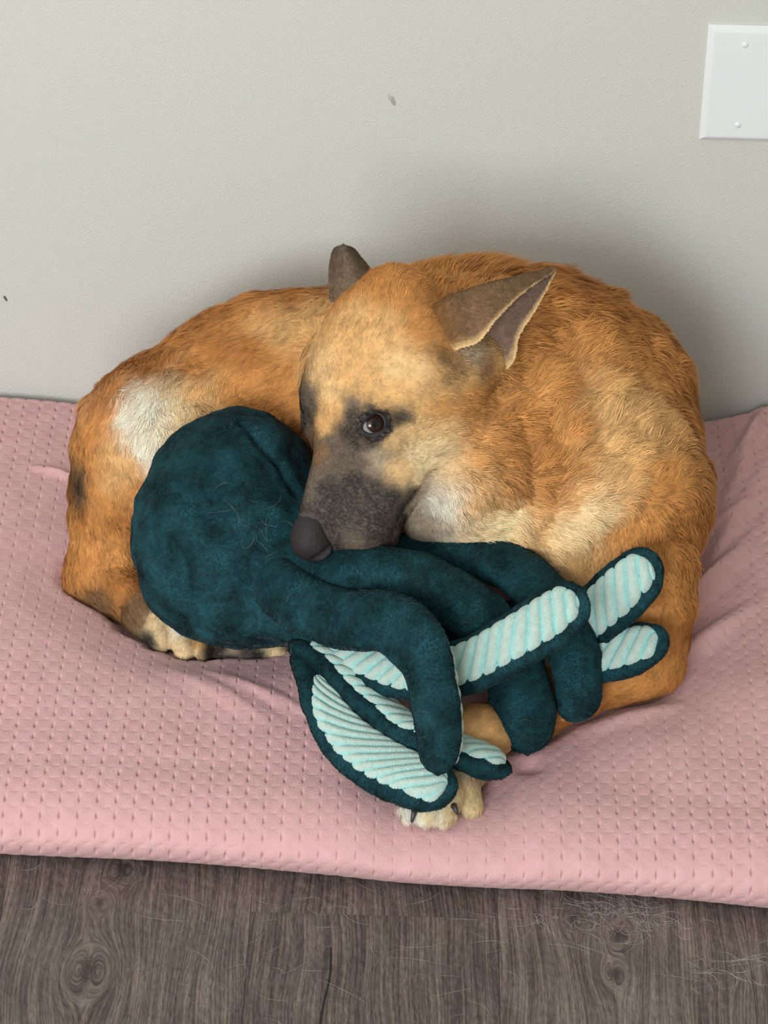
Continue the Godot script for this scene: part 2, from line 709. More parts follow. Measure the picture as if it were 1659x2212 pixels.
func bed(dog: Array, toy: Array) -> void:
	press(dog, toy)
	for f in [
		[1290, 1470, 1650, 1170, 0.012, 0.009], [1330, 1500, 1659, 1290, 0.010, 0.010], [1480, 1330, 1659, 1010, 0.010, 0.010], [1540, 1180, 1659, 890, 0.010, 0.009], [1400, 1400, 1659, 1130, 0.008, 0.007],
		[1240, 1570, 1500, 1500, 0.006, 0.009], [1560, 1050, 1650, 930, 0.008, 0.007], [60, 1030, 190, 1048, 0.006, 0.005], [640, 1860, 820, 1910, 0.004, 0.006],
		[330, 1430, 620, 1560, 0.004, 0.012], [0, 1770, 110, 1830, 0.005, 0.006], [-20, 1790, 60, 1836, 0.004, 0.005], [1300, 1240, 1659, 1100, 0.005, 0.009], [420, 1440, 700, 1540, 0.004, 0.008],
	]:
		var p := down(f[0], f[1], 0.065)
		var q := down(f[2], f[3], 0.070)
		folds.append([Vector2(p.x, p.z), Vector2(q.x, q.z), f[4], f[5]])
	# columns and rows lie closest where the slits of the knit are
	var xs := PackedFloat32Array()
	for k in range(-28, 29):
		for f: float in [-0.44, -0.34, -0.24, -0.16, -0.10, -0.065, -0.035, 0.0, 0.035, 0.065, 0.10, 0.16, 0.24, 0.34]:
			xs.append((k + f) * PUFF)
	var ss := PackedFloat32Array()
	for k in range(1, 50):
		for f: float in [-0.46, -0.40, -0.30, -0.19, -0.09, 0.0, 0.09, 0.19, 0.30, 0.40, 0.46]:
			ss.append((k + f) * PUFF)
	# the rounded front: positions by length along the cover
	var rr := 0.072
	var way := [0.0]
	var spot := [Vector2(0, 0)]          # forward, share of the height lost
	var turn := [0.0]
	for k in range(1, 121):
		var a := PI * k / 120.0
		var fw := rr * sin(a) if a < PI / 2.0 else 0.035 + (rr - 0.035) * sin(a)
		var lost := (1.0 - cos(a)) / 2.0
		var p0: Vector2 = spot[-1]
		way.append(way[-1] + Vector2(fw - p0.x, (lost - p0.y) * 0.056).length())
		spot.append(Vector2(fw, lost))
		turn.append(a)
	var total: float = way[-1]
	var nu := xs.size()
	var rows := ss.size() + 6
	var v := PackedVector3Array()
	v.resize(nu * rows)
	for i in nu:
		var x := xs[i]
		var e := clampf((absf(x) - 0.41) / 0.04, 0.0, 1.0)
		var thin := sqrt(maxf(1.0 - e * e, 0.0))
		var fz := front_z(x)
		var yt := maxf(sag_at(x, fz), rest_height(x, fz) - 0.007)
		var here := []
		for f in folds:
			if x > minf(f[0].x, f[1].x) - f[3] * 3.0 and x < maxf(f[0].x, f[1].x) + f[3] * 3.0: here.append(f)
		var k := 0
		for j in ss.size():
			var s := ss[j]
			var y := 0.0
			var z := s
			var n := Vector3.UP
			if s <= fz:
				y = sag_at(x, z) - 0.012 * (1.0 - smoothstep(0.0, 0.02, z))
				for f in here:
					var a: Vector2 = f[0]
					var ab: Vector2 = f[1] - a
					var pq := Vector2(x, z) - a
					var t := clampf(pq.dot(ab) / ab.length_squared(), 0.0, 1.0)
					var d := (pq - ab * t).length() / float(f[3])
					if d < 3.0: y += float(f[2]) * exp(-d * d) * sin(clampf(t, 0.03, 0.97) * PI)
				y = lerpf(y, yt, smoothstep(fz - 0.03, fz, z))
			elif s < fz + total:
				while k < 119 and way[k + 1] < s - fz: k += 1
				var t: float = (s - fz - way[k]) / (way[k + 1] - way[k])
				var q: Vector2 = spot[k].lerp(spot[k + 1], t)
				z = fz + q.x
				y = yt * (1.0 - q.y)
				var a := lerpf(turn[k], turn[k + 1], t)
				n = Vector3(0, cos(a) * rr, sin(a) * 0.028).normalized()
			else:
				v[j * nu + i] = Vector3(x, 0.0005, fz + 0.035 - minf(s - fz - total, 0.03))
				continue
			var r := cloth(x, s) * sag_at(x, minf(s, 0.74), slack)
			v[j * nu + i] = Vector3(x, maxf((y + n.y * r) * thin, 0.0005), z + n.z * r)
		for j in range(ss.size(), rows):
			var t := float(j - ss.size() + 1) / 6.0
			v[j * nu + i] = Vector3(x, 0.0005, lerpf(fz - 0.02, 0.006, t))
	var m := StandardMaterial3D.new()
	m.albedo_color = Color(1, 1, 1)
	m.roughness = 0.95
	m.rim_enabled = true
	m.rim = 0.25
	m.metallic_specular = 0.2
	m.albedo_texture = noise_tex(0.02, 512, 4, 31, ramp2(lin(0.52, 0.295, 0.29), lin(0.62, 0.365, 0.36)))
	m.uv1_triplanar = true
	m.uv1_scale = Vector3(4, 4, 4)
	m.normal_enabled = true
	m.normal_texture = noise_tex(0.22, 512, 3, 61, null, true, 5.0)
	m.normal_scale = 0.22
	var o := put("dog_bed", to_mesh(v, turned(sheet_index(nu, rows))), m)
	tag(o, "flat pink dog bed with a dimpled knit cover lying along the wall", "dog bed")
# ---------------------------------------------------------------- plush octopus
# each arm: points along it (pixel x, pixel y, distance from wall), half widths, half thickness, the way its ribbed underside faces (camera axes), start and end of the ribbed panel, slant of the ribs
var arms := [
	{"p": [[520, 1165, 0.405], [615, 1275, 0.478], [730, 1335, 0.522], [845, 1345, 0.555], [918, 1410, 0.588], [945, 1510, 0.612], [953, 1595, 0.637], [947, 1674, 0.656]], "w": [0.024, 0.026, 0.026, 0.027, 0.028, 0.0255, 0.024, 0.019], "t": 0.020, "n": [0.86, -0.2, -0.46], "a": 0.35, "slant": 0.5},
	{"p": [[580, 1190, 0.415], [760, 1232, 0.480], [900, 1260, 0.490], [1020, 1325, 0.495], [1100, 1430, 0.512], [1130, 1530, 0.540], [1140, 1630, 0.565]], "w": [0.024, 0.027, 0.028, 0.028, 0.027, 0.029, 0.022], "t": 0.021, "n": [-0.2, -0.7, -0.7], "a": 0.3, "slant": 0.5},
	{"p": [[760, 1230, 0.43], [880, 1205, 0.425], [1000, 1200, 0.425], [1110, 1235, 0.442], [1190, 1310, 0.472], [1235, 1400, 0.505], [1247, 1480, 0.522], [1245, 1558, 0.530]], "w": [0.022, 0.024, 0.025, 0.026, 0.025, 0.024, 0.023, 0.018], "t": 0.020, "n": [-0.3, -0.7, -0.65], "a": 0.3, "slant": 0.5},
	{"p": [[690, 1375, 0.490], [790, 1425, 0.525], [900, 1458, 0.552], [1010, 1438, 0.562], [1110, 1385, 0.560], [1190, 1335, 0.550], [1262, 1274, 0.538]], "w": [0.020, 0.022, 0.024, 0.026, 0.027, 0.027, 0.021], "t": 0.015, "n": [-0.28, 0.42, 0.86], "a": 0.05, "slant": 0.45},
	{"p": [[640, 1385, 0.480], [715, 1430, 0.515], [790, 1505, 0.548], [870, 1570, 0.575], [960, 1610, 0.592], [1040, 1640, 0.606], [1104, 1668, 0.616]], "w": [0.020, 0.021, 0.022, 0.022, 0.022, 0.022, 0.016], "t": 0.017, "n": [0.45, 0.78, 0.35], "a": 0.10, "slant": 0.7},
	{"p": [[660, 1400, 0.490], [685, 1480, 0.540], [725, 1565, 0.578], [790, 1630, 0.604], [870, 1675, 0.628], [930, 1697, 0.645], [988, 1702, 0.652]], "w": [0.016, 0.0175, 0.023, 0.028, 0.028, 0.026, 0.019], "t": 0.017, "n": [0.36, 0.50, 0.79], "a": 0.20, "slant": 1.1, "panel": 0.90, "point": 0.06},
	{"p": [[1150, 1430, 0.440], [1215, 1385, 0.455], [1285, 1330, 0.476], [1350, 1270, 0.484], [1420, 1200, 0.478]], "w": [0.021, 0.024, 0.027, 0.027, 0.021], "t": 0.015, "n": [-0.32, 0.20, 0.92], "a": 0.1, "slant": 0.5},
	{"p": [[1160, 1440, 0.458], [1230, 1430, 0.474], [1300, 1418, 0.494], [1370, 1400, 0.503], [1443, 1375, 0.505]], "w": [0.021, 0.024, 0.0255, 0.0245, 0.017], "t": 0.015, "n": [-0.12, 0.50, 0.86], "a": 0.1, "slant": 0.5},
]

func arm_points(a: Dictionary) -> Array:
	var pts := []
	for q in a.p:
		pts.append(at(q[0], q[1], q[2]))
	return pts

func octopus_solid() -> Array:
	var ax := Basis(cam_r, cam_u, cam_b)
	var tilt := ax * Basis(Vector3(0, 0, 1), -0.22)
	var list := [
		ell(at(497, 1118, 0.365), tilt, Vector3(0.083, 0.098, 0.080), 0.03),
		ell(at(520, 1230, 0.400), ax, Vector3(0.080, 0.062, 0.062), 0.05),
		cap(at(560, 1260, 0.43), 0.052, at(700, 1330, 0.475), 0.030, 0.03),
		cap(at(600, 1180, 0.42), 0.040, at(760, 1235, 0.440), 0.022, 0.03),
		cap(at(690, 1300, 0.450), 0.036, at(1090, 1350, 0.450), 0.020, 0.03),
	]
	for a: Dictionary in arms:
		var pts := arm_points(a)
		for i in pts.size() - 1:
			list.append(cap(pts[i], a.w[i] * 0.72, pts[i + 1], a.w[i + 1] * 0.72, 0.004))
	return list

var velvet: StandardMaterial3D
var corduroy: StandardMaterial3D

func octopus(toy: Array) -> void:
	velvet = StandardMaterial3D.new()
	velvet.albedo_texture = noise_tex(0.012, 1024, 7, 3, ramp2(lin(0.003, 0.014, 0.018), lin(0.014, 0.062, 0.072)))
	velvet.uv1_triplanar = true
	velvet.uv1_scale = Vector3(4, 4, 4)
	velvet.roughness = 0.9
	velvet.metallic_specular = 0.12
	velvet.rim_enabled = true
	velvet.rim = 0.16
	velvet.rim_tint = 1.0
	velvet.normal_enabled = true
	velvet.normal_texture = noise_tex(0.10, 512, 3, 8, null, true, 6.0)
	velvet.normal_scale = 0.45
	corduroy = StandardMaterial3D.new()
	corduroy.albedo_texture = noise_tex(0.03, 512, 4, 13, ramp2(lin(0.72, 0.72, 0.72), lin(0.98, 0.98, 0.98)))
	corduroy.vertex_color_use_as_albedo = true
	corduroy.uv1_triplanar = true
	corduroy.uv1_scale = Vector3(9, 9, 9)
	corduroy.roughness = 0.95
	corduroy.metallic_specular = 0.2
	corduroy.rim_enabled = true
	corduroy.rim = 0.4
	corduroy.normal_enabled = true
	corduroy.normal_texture = noise_tex(0.16, 512, 2, 18, null, true, 6.0)
	corduroy.normal_scale = 0.6

	var root := Node3D.new()
	root.name = "plush_octopus"
	add_child(root)
	tag(root, "dark teal plush octopus with mint ribbed arm undersides, hugged by the dog", "plush toy")
	var body := toy.slice(0, 5)
	# sewn seams and creases: pixel paths laid on the surface
	var cuts := []
	for s in [
		[[478, 884], [520, 912], [560, 950], [600, 1000], [640, 1060]],
		[[306, 1034], [340, 1050], [380, 1072], [430, 1100], [455, 1118]],
		[[395, 1200], [402, 1235], [392, 1270]],
		[[548, 1170], [530, 1210], [532, 1250], [560, 1300], [610, 1345]],
	]:
		var pts := []
		for p in s:
			var q := hit(p[0], p[1], body)
			if q.is_finite(): pts.append(q)
		for i in pts.size() - 1:
			cuts.append(cap(pts[i], 0.0034, pts[i + 1], 0.0034, 0.006, true))
	var c := at(520, 1160, 0.39)
	var r := solid(body + cuts, c - Vector3(0.14, 0.15, 0.14), c + Vector3(0.30, 0.15, 0.14), 0.0028, 0.0045, 22.0, 0.03)
	var mn := normals_of(r[0], r[1])
	var head := put("mantle", to_mesh(r[0], r[1], PackedColorArray(), PackedVector2Array(), mn), velvet, root)
	var flow := PackedVector3Array()
	for p: Vector3 in r[0]: flow.append(p - at(460, 900, 0.33))
	pile(head, r[0], r[1], mn, flow, toy.slice(5))
	root_solid = body
	for a: Dictionary in arms:
		arm(root, a)

var root_solid := []
# the short nap of the velvet
func pile(o: Node3D, v: PackedVector3Array, idx: PackedInt32Array, nrm: PackedVector3Array, flow: PackedVector3Array, inside: Array) -> void:
	var where: Array[Transform3D] = []
	var tint := PackedColorArray()
	var near := {}
	for i in range(0, idx.size(), 3):
		var a := idx[i]
		var b := idx[i + 1]
		var c := idx[i + 2]
		var want := (v[b] - v[a]).cross(v[c] - v[a]).length() * 0.5 / (0.00135 * 0.00135)
		var mid := (v[a] + v[b] + v[c]) / 3.0
		if nrm[a].y < -0.6 or nrm[a].z < -0.6: want *= 0.3
		var count := int(want + rng.randf())
		if count == 0: continue
		if inside.size() and field(mid, nearby(near, mid, inside)) < -0.003: continue
		for k in count:
			var s := sqrt(rng.randf())
			var t := rng.randf()
			var p := v[a] * (1.0 - s) + v[b] * (s * (1.0 - t)) + v[c] * (s * t)
			var n := nrm[a]
			var d := flow[a] - n * flow[a].dot(n)
			if d.length_squared() < 1e-12: continue
			d = d.normalized().rotated(n, 1.6 * bumps.get_noise_3dv(p * 28.0) + rng.randfn(0.0, 0.4))
			var l := rng.randf_range(0.0024, 0.0040)
			where.append(Transform3D(Basis(d * (l * 0.8), n * (l * rng.randf_range(1.2, 2.4)), d.cross(n) * 0.0026), p))
			var tone := clampf(1.0 + 0.9 * bumps.get_noise_3dv(p * 26.0 + Vector3(3, 1, 8)) + 0.5 * bumps.get_noise_3dv(p * 110.0) + rng.randfn(0.0, 0.18), 0.30, 2.2)
			tint.append(Color(0.0095 * tone, 0.044 * tone, 0.052 * tone))
	var mm := MultiMesh.new()
	mm.transform_format = MultiMesh.TRANSFORM_3D
	mm.use_colors = true
	mm.mesh = nap_tuft()
	mm.instance_count = where.size()
	for i in where.size():
		mm.set_instance_transform(i, where[i])
		mm.set_instance_color(i, tint[i])
	var q := MultiMeshInstance3D.new()
	q.name = "pile"
	q.multimesh = mm
	q.material_override = nap_mat()
	q.set_meta("kind", "stuff")
	o.add_child(q, true)

var nap_mesh: ArrayMesh
func nap_tuft() -> ArrayMesh:
	if nap_mesh == null: nap_mesh = tuft(1)
	return nap_mesh

var nap_look: StandardMaterial3D
func nap_mat() -> StandardMaterial3D:
	if nap_look == null:
		nap_look = StandardMaterial3D.new()
		nap_look.vertex_color_use_as_albedo = true
		nap_look.roughness = 0.7
		nap_look.metallic_specular = 0.25
	return nap_look

func arm(root: Node, a: Dictionary) -> void:
	var n := 60
	var m := 30
	var c := curve(arm_points(a), n)
	var nd: Array = a.n
	var under := cv(nd[0], nd[1], nd[2]).normalized()
	var v := PackedVector3Array()
	var frames := []
	var way := 0.0
	var total := 0.0
	for i in n - 1: total += c[i].distance_to(c[i + 1])
	for i in n:
		var tan: Vector3 = (c[mini(i + 1, n - 1)] - c[maxi(i - 1, 0)]).normalized()
		if i > 0: way += c[i].distance_to(c[i - 1])
		var up := (under - tan * under.dot(tan)).normalized()
		var side := tan.cross(up)
		var t: float = float(i) / (n - 1) * (a.w.size() - 1)
		var k := mini(int(t), a.w.size() - 2)
		var hw := lerpf(a.w[k], a.w[k + 1], t - k)
		var left := (total - way) / (hw * 1.0)
		var round_ := 1.0
		if left < 1.0: round_ = sqrt(maxf(1.0 - (1.0 - left) * (1.0 - left), 0.0004))
		var first := way / (hw * 1.0)
		if first < 1.0: round_ = minf(round_, sqrt(maxf(1.0 - (1.0 - first) * (1.0 - first), 0.0004)))
		var th: float = a.t * hw / 0.026
		frames.append([c[i], side, up, hw, th, round_, way])
		for j in m:
			var p := TAU * j / m
			var cs := cos(p)
			var sn := sin(p)
			var x := signf(cs) * pow(absf(cs), 0.85) * hw
			var y := signf(sn) * pow(absf(sn), 0.85) * th * (0.62 if sn > 0.0 else 1.0)
			var q := c[i] + (side * x + up * y) * round_
			q += (side * cs + up * sn) * (0.0016 * bumps.get_noise_3dv(q * 35.0))
			v.append(q)
	var ai := turned(sheet_index(m, n, true))
	var an := normals_of(v, ai)
	var o := put("arm", to_mesh(v, ai, PackedColorArray(), PackedVector2Array(), an), velvet, root)
	var flow := PackedVector3Array()
	for i in n:
		for j in m: flow.append(c[mini(i + 1, n - 1)] - c[maxi(i - 1, 0)])
	pile(o, v, ai, an, flow, root_solid)
	# ribbed underside
	var na := 150
	var nb := 22
	var pv := PackedVector3Array()
	var pc := PackedColorArray()
	var pitch := 0.0132
	var s0: float = a.a * total
	var s1 := total - 0.007
	for i in na:
		var s := lerpf(s0, s1, float(i) / (na - 1))
		var fi := 0
		while fi < n - 2 and frames[fi + 1][6] < s: fi += 1
		var A: Array = frames[fi]
		var Bf: Array = frames[fi + 1]
		var f := clampf((s - A[6]) / maxf(Bf[6] - A[6], 1e-6), 0.0, 1.0)
		var p: Vector3 = A[0].lerp(Bf[0], f)
		var side: Vector3 = A[1].lerp(Bf[1], f)
		var up: Vector3 = A[2].lerp(Bf[2], f)
		var hw := lerpf(A[3], Bf[3], f)
		var th := lerpf(A[4], Bf[4], f) * 0.62
		var rd := lerpf(A[5], Bf[5], f)
		var ends := minf((s - s0) / float(a.get("point", 0.012)), (s1 - s) / 0.010)
		ends = sqrt(clampf(1.0 - (1.0 - clampf(ends, 0.0, 1.0)) ** 2, 0.0, 1.0))
		for j in nb:
			var u := -1.0 + 2.0 * j / (nb - 1)
			var e: float = (s + u * hw * a.slant) / pitch
			var rib := pow(absf(cos(PI * e)), 0.4)
			var wide: float = a.get("panel", 0.80) * ends * (0.94 + 0.07 * rib)
			var x := u * wide
			var y := th * pow(maxf(1.0 - pow(absf(x), 2.2), 0.0), 0.45)
			# clean mint thread in the furrows, greyed by wear on the ribs
			pc.append(Color(0.30, 0.64, 0.60).lerp(Color(0.49, 0.61, 0.54), smoothstep(0.45, 0.85, rib + 0.25 * bumps.get_noise_3dv(p * 300.0 + side * u * 8.0))))
			var edge := 1.0 - pow(absf(u), 8.0)
			pv.append(p + (side * (x * hw) + up * y) * rd + up * ((0.0002 + 0.0044 * rib) * edge * ends - 0.002 * (1.0 - edge)))
	put("ribbed_underside", to_mesh(pv, sheet_index(nb, na), pc), corduroy, o)
# ---------------------------------------------------------------- dog
var hf: Vector3     # head: towards the nose
var hu: Vector3     # head: up from the brow
var hl: Vector3     # head: towards the dog's left
var h0: Vector3     # between the eyes

func hp(f: float, u: float, l: float) -> Vector3:            # a point of the head, in millimetres
	return h0 + (hf * (f + maxf(f - 20.0, 0.0) * 0.12) + hu * u + hl * l) * 0.001

func mm(x: float, y: float, z: float) -> Vector3:
	return Vector3(x, y, z) * 0.001

func dog_solid() -> Dictionary:
	hf = cv(-0.33, -0.92, 0.20).normalized()
	hl = cv(0.74, -0.17, 0.65)
	hl = (hl - hf * hl.dot(hf)).normalized()
	hu = hf.cross(hl)
	h0 = at(743, 880, 0.405)
	var hb := Basis(hf, hu, hl)
	var body := [
		cap(at(395, 940, 0.20), 0.086, at(600, 868, 0.185), 0.092, 0.03),
		cap(at(600, 868, 0.185), 0.092, at(1000, 845, 0.20), 0.108, 0.05),
		cap(at(1000, 845, 0.20), 0.108, at(1215, 905, 0.235), 0.110, 0.05),
		cap(at(1215, 905, 0.235), 0.110, at(1285, 1070, 0.285), 0.098, 0.05),
		# hind leg: thigh, shank, hock, foot
		cap(at(330, 960, 0.25), 0.072, at(480, 1010, 0.29), 0.060, 0.03),
		cap(at(262, 1060, 0.265), 0.046, at(228, 1225, 0.300), 0.036, 0.03),
		cap(at(222, 1245, 0.305), 0.030, at(320, 1330, 0.370), 0.020, 0.02),
		# tail tucked behind the rump
		cap(at(215, 960, 0.20), 0.020, at(186, 1065, 0.25), 0.011, 0.015),
		# chest, ruff and neck
		cap(at(1110, 1000, 0.325), 0.076, at(1225, 1080, 0.33), 0.072, 0.04),
		cap(at(965, 1055, 0.370), 0.048, at(1120, 1120, 0.365), 0.055, 0.03),
		cap(at(900, 1050, 0.390), 0.034, at(985, 1090, 0.385), 0.044, 0.03),
		cap(at(930, 775, 0.315), 0.068, at(1130, 815, 0.268), 0.094, 0.04),
		cap(at(985, 905, 0.345), 0.054, at(1210, 950, 0.310), 0.083, 0.03),
		cap(at(950, 850, 0.350), 0.044, at(985, 980, 0.372), 0.050, 0.04),
		# foreleg: upper arm, elbow, forearm, wrist
		cap(at(1330, 1110, 0.355), 0.080, at(1372, 1330, 0.425), 0.045, 0.05),
		cap(at(1372, 1330, 0.425), 0.045, at(1384, 1425, 0.445), 0.032, 0.03),
		cap(at(1384, 1425, 0.445), 0.032, at(1150, 1530, 0.505), 0.026, 0.02),
		cap(at(1150, 1530, 0.505), 0.026, at(1040, 1590, 0.555), 0.022, 0.02),
		cap(at(1040, 1590, 0.555), 0.022, at(975, 1700, 0.610), 0.019, 0.02),
	]
	var paws := [
		cap(at(1000, 1650, 0.588), 0.020, at(968, 1705, 0.612), 0.019, 0.02),
		cap(at(915, 1705, 0.622), 0.0115, at(884, 1750, 0.644), 0.0085, 0.004),
		cap(at(945, 1708, 0.627), 0.012, at(924, 1758, 0.650), 0.0095, 0.004),
		cap(at(972, 1708, 0.625), 0.012, at(964, 1757, 0.648), 0.0095, 0.004),
		cap(at(1003, 1690, 0.606), 0.0125, at(1016, 1738, 0.628), 0.0100, 0.004),
	]
	var hind := [
		cap(at(312, 1325, 0.366), 0.021, at(370, 1360, 0.384), 0.018, 0.02),
		cap(at(337, 1338, 0.376), 0.018, at(346, 1378, 0.398), 0.0128, 0.002),
		cap(at(388, 1358, 0.388), 0.0145, at(398, 1401, 0.412), 0.0098, 0.0015),
		cap(at(418, 1374, 0.393), 0.012, at(438, 1409, 0.415), 0.0080, 0.0015),
		cap(at(482, 1402, 0.402), 0.013, at(545, 1404, 0.404), 0.0120, 0.01),
		cap(at(560, 1398, 0.402), 0.012, at(598, 1410, 0.408), 0.0095, 0.003),
		ell(at(527, 1414, 0.412), Basis(cam_r, cam_u, cam_b), mm(12, 7, 7), 0.002),
	]
	var head := [
		ell(hp(-60, -9, 3), hb, mm(76, 45, 54), 0.02),
		ell(hp(-14, 0, 0), hb, mm(44, 26, 38), 0.03),
		cap(hp(-4, -24, 0), 0.029, hp(96, -28, 0), 0.0190, 0.02),
		cap(hp(-6, -4, 0), 0.015, hp(104, -14, 0), 0.0115, 0.015),
		cap(hp(26, -50, 25), 0.027, hp(82, -51, 22), 0.0255, 0.018),
		cap(hp(26, -50, -22), 0.025, hp(82, -49, -15), 0.0215, 0.018),
		cap(hp(-45, -70, 8), 0.034, hp(80, -76, 20), 0.0185, 0.010),
		cap(hp(-45, -70, -8), 0.034, hp(82, -70, -9), 0.0165, 0.010),
		cap(hp(-45, -62, 26), 0.028, hp(34, -66, 28), 0.022, 0.02),
		cap(hp(-45, -62, -26), 0.028, hp(34, -66, -28), 0.022, 0.02),
		ell(hp(-42, -38, 40), hb, mm(50, 42, 33), 0.025),
		ell(hp(-42, -38, -40), hb, mm(50, 42, 33), 0.025),
		cap(hp(16, -20, 32), 0.017, hp(-38, -14, 46), 0.020, 0.02),
		cap(hp(16, -20, -28), 0.016, hp(-38, -14, -44), 0.020, 0.02),
		ell(hp(-7, 9, 30), hb, mm(18, 10, 15), 0.010),
		ell(hp(-7, 9, -26), hb, mm(18, 10, 13), 0.010),
		# ear roots
		cap(hp(-72, -6, 46), 0.026, at(1015, 770, 0.372), 0.020, 0.025),
		cap(at(1015, 770, 0.372), 0.020, at(1072, 795, 0.362), 0.014, 0.02),
		cap(hp(-45, -46, 52), 0.028, at(990, 1000, 0.388), 0.030, 0.035),
	]
	var eyes := []
	for s: float in [1.0, -1.0]:
		var c := hp(10, -4, 33.0 if s > 0.0 else -29.0)
		var out := (hl * s * 0.72 + hf * 0.22 + hu * 0.62).normalized()
		var along := cv(-0.88, -0.46, 0.0) if s > 0.0 else hf
		along = (along - out * along.dot(out)).normalized()
		var across := out.cross(along)
		eyes.append({"c": c, "out": out, "along": along, "across": across, "s": s})
		head.append(ell(c, Basis(along, across, out), mm(18.0, 15.5, 14.6), 0.010))
	for e in eyes:
		head.append(ell(e.c + e.out * 0.0115 - e.along * 0.0045, Basis(e.along, e.across, e.out), mm(14.0, 7.4, 9.5), 0.0025, true))
	# mouth line
	var lip := [hp(112, -50, 4), hp(96, -66, 26), hp(70, -72, 40), hp(44, -74, 49), hp(26, -72, 54)]
	for i in lip.size() - 1:
		head.append(cap(lip[i], 0.0026, lip[i + 1], 0.0026, 0.006, true))
	var nose := [
		ell(hp(110, -24, 0), hb, mm(13.5, 15, 18.5), 0.01), ell(hp(100, -10.5, 0), hb, mm(20, 11, 14), 0.016),
		cap(hp(122, -21, 11), 0.0048, hp(110, -24, 20), 0.0040, 0.002, true), cap(hp(122, -21, -11), 0.0048, hp(110, -24, -20), 0.0040, 0.002, true),
		cap(hp(128, -20, 0), 0.0010, hp(121, -38, 0), 0.0012, 0.003, true),
	]
	return {"nose": nose, "body": body, "paws": paws, "hind": hind, "head": head, "eyes": eyes, "all": body + paws + hind + head, "hb": hb}

# coat colours as linear reflectances
var coat := {
	"o": Color(0.70, 0.325, 0.100), "r": Color(0.55, 0.235, 0.070), "t": Color(0.82, 0.495, 0.205), "c": Color(0.90, 0.68, 0.39),
	"w": Color(0.96, 0.88, 0.73), "d": Color(0.050, 0.040, 0.035), "g": Color(0.145, 0.107, 0.080), "b": Color(0.25, 0.135, 0.062), "k": Color(0.022, 0.019, 0.018), "p": Color(0.50, 0.38, 0.26), "l": Color(0.86, 0.57, 0.275),
}
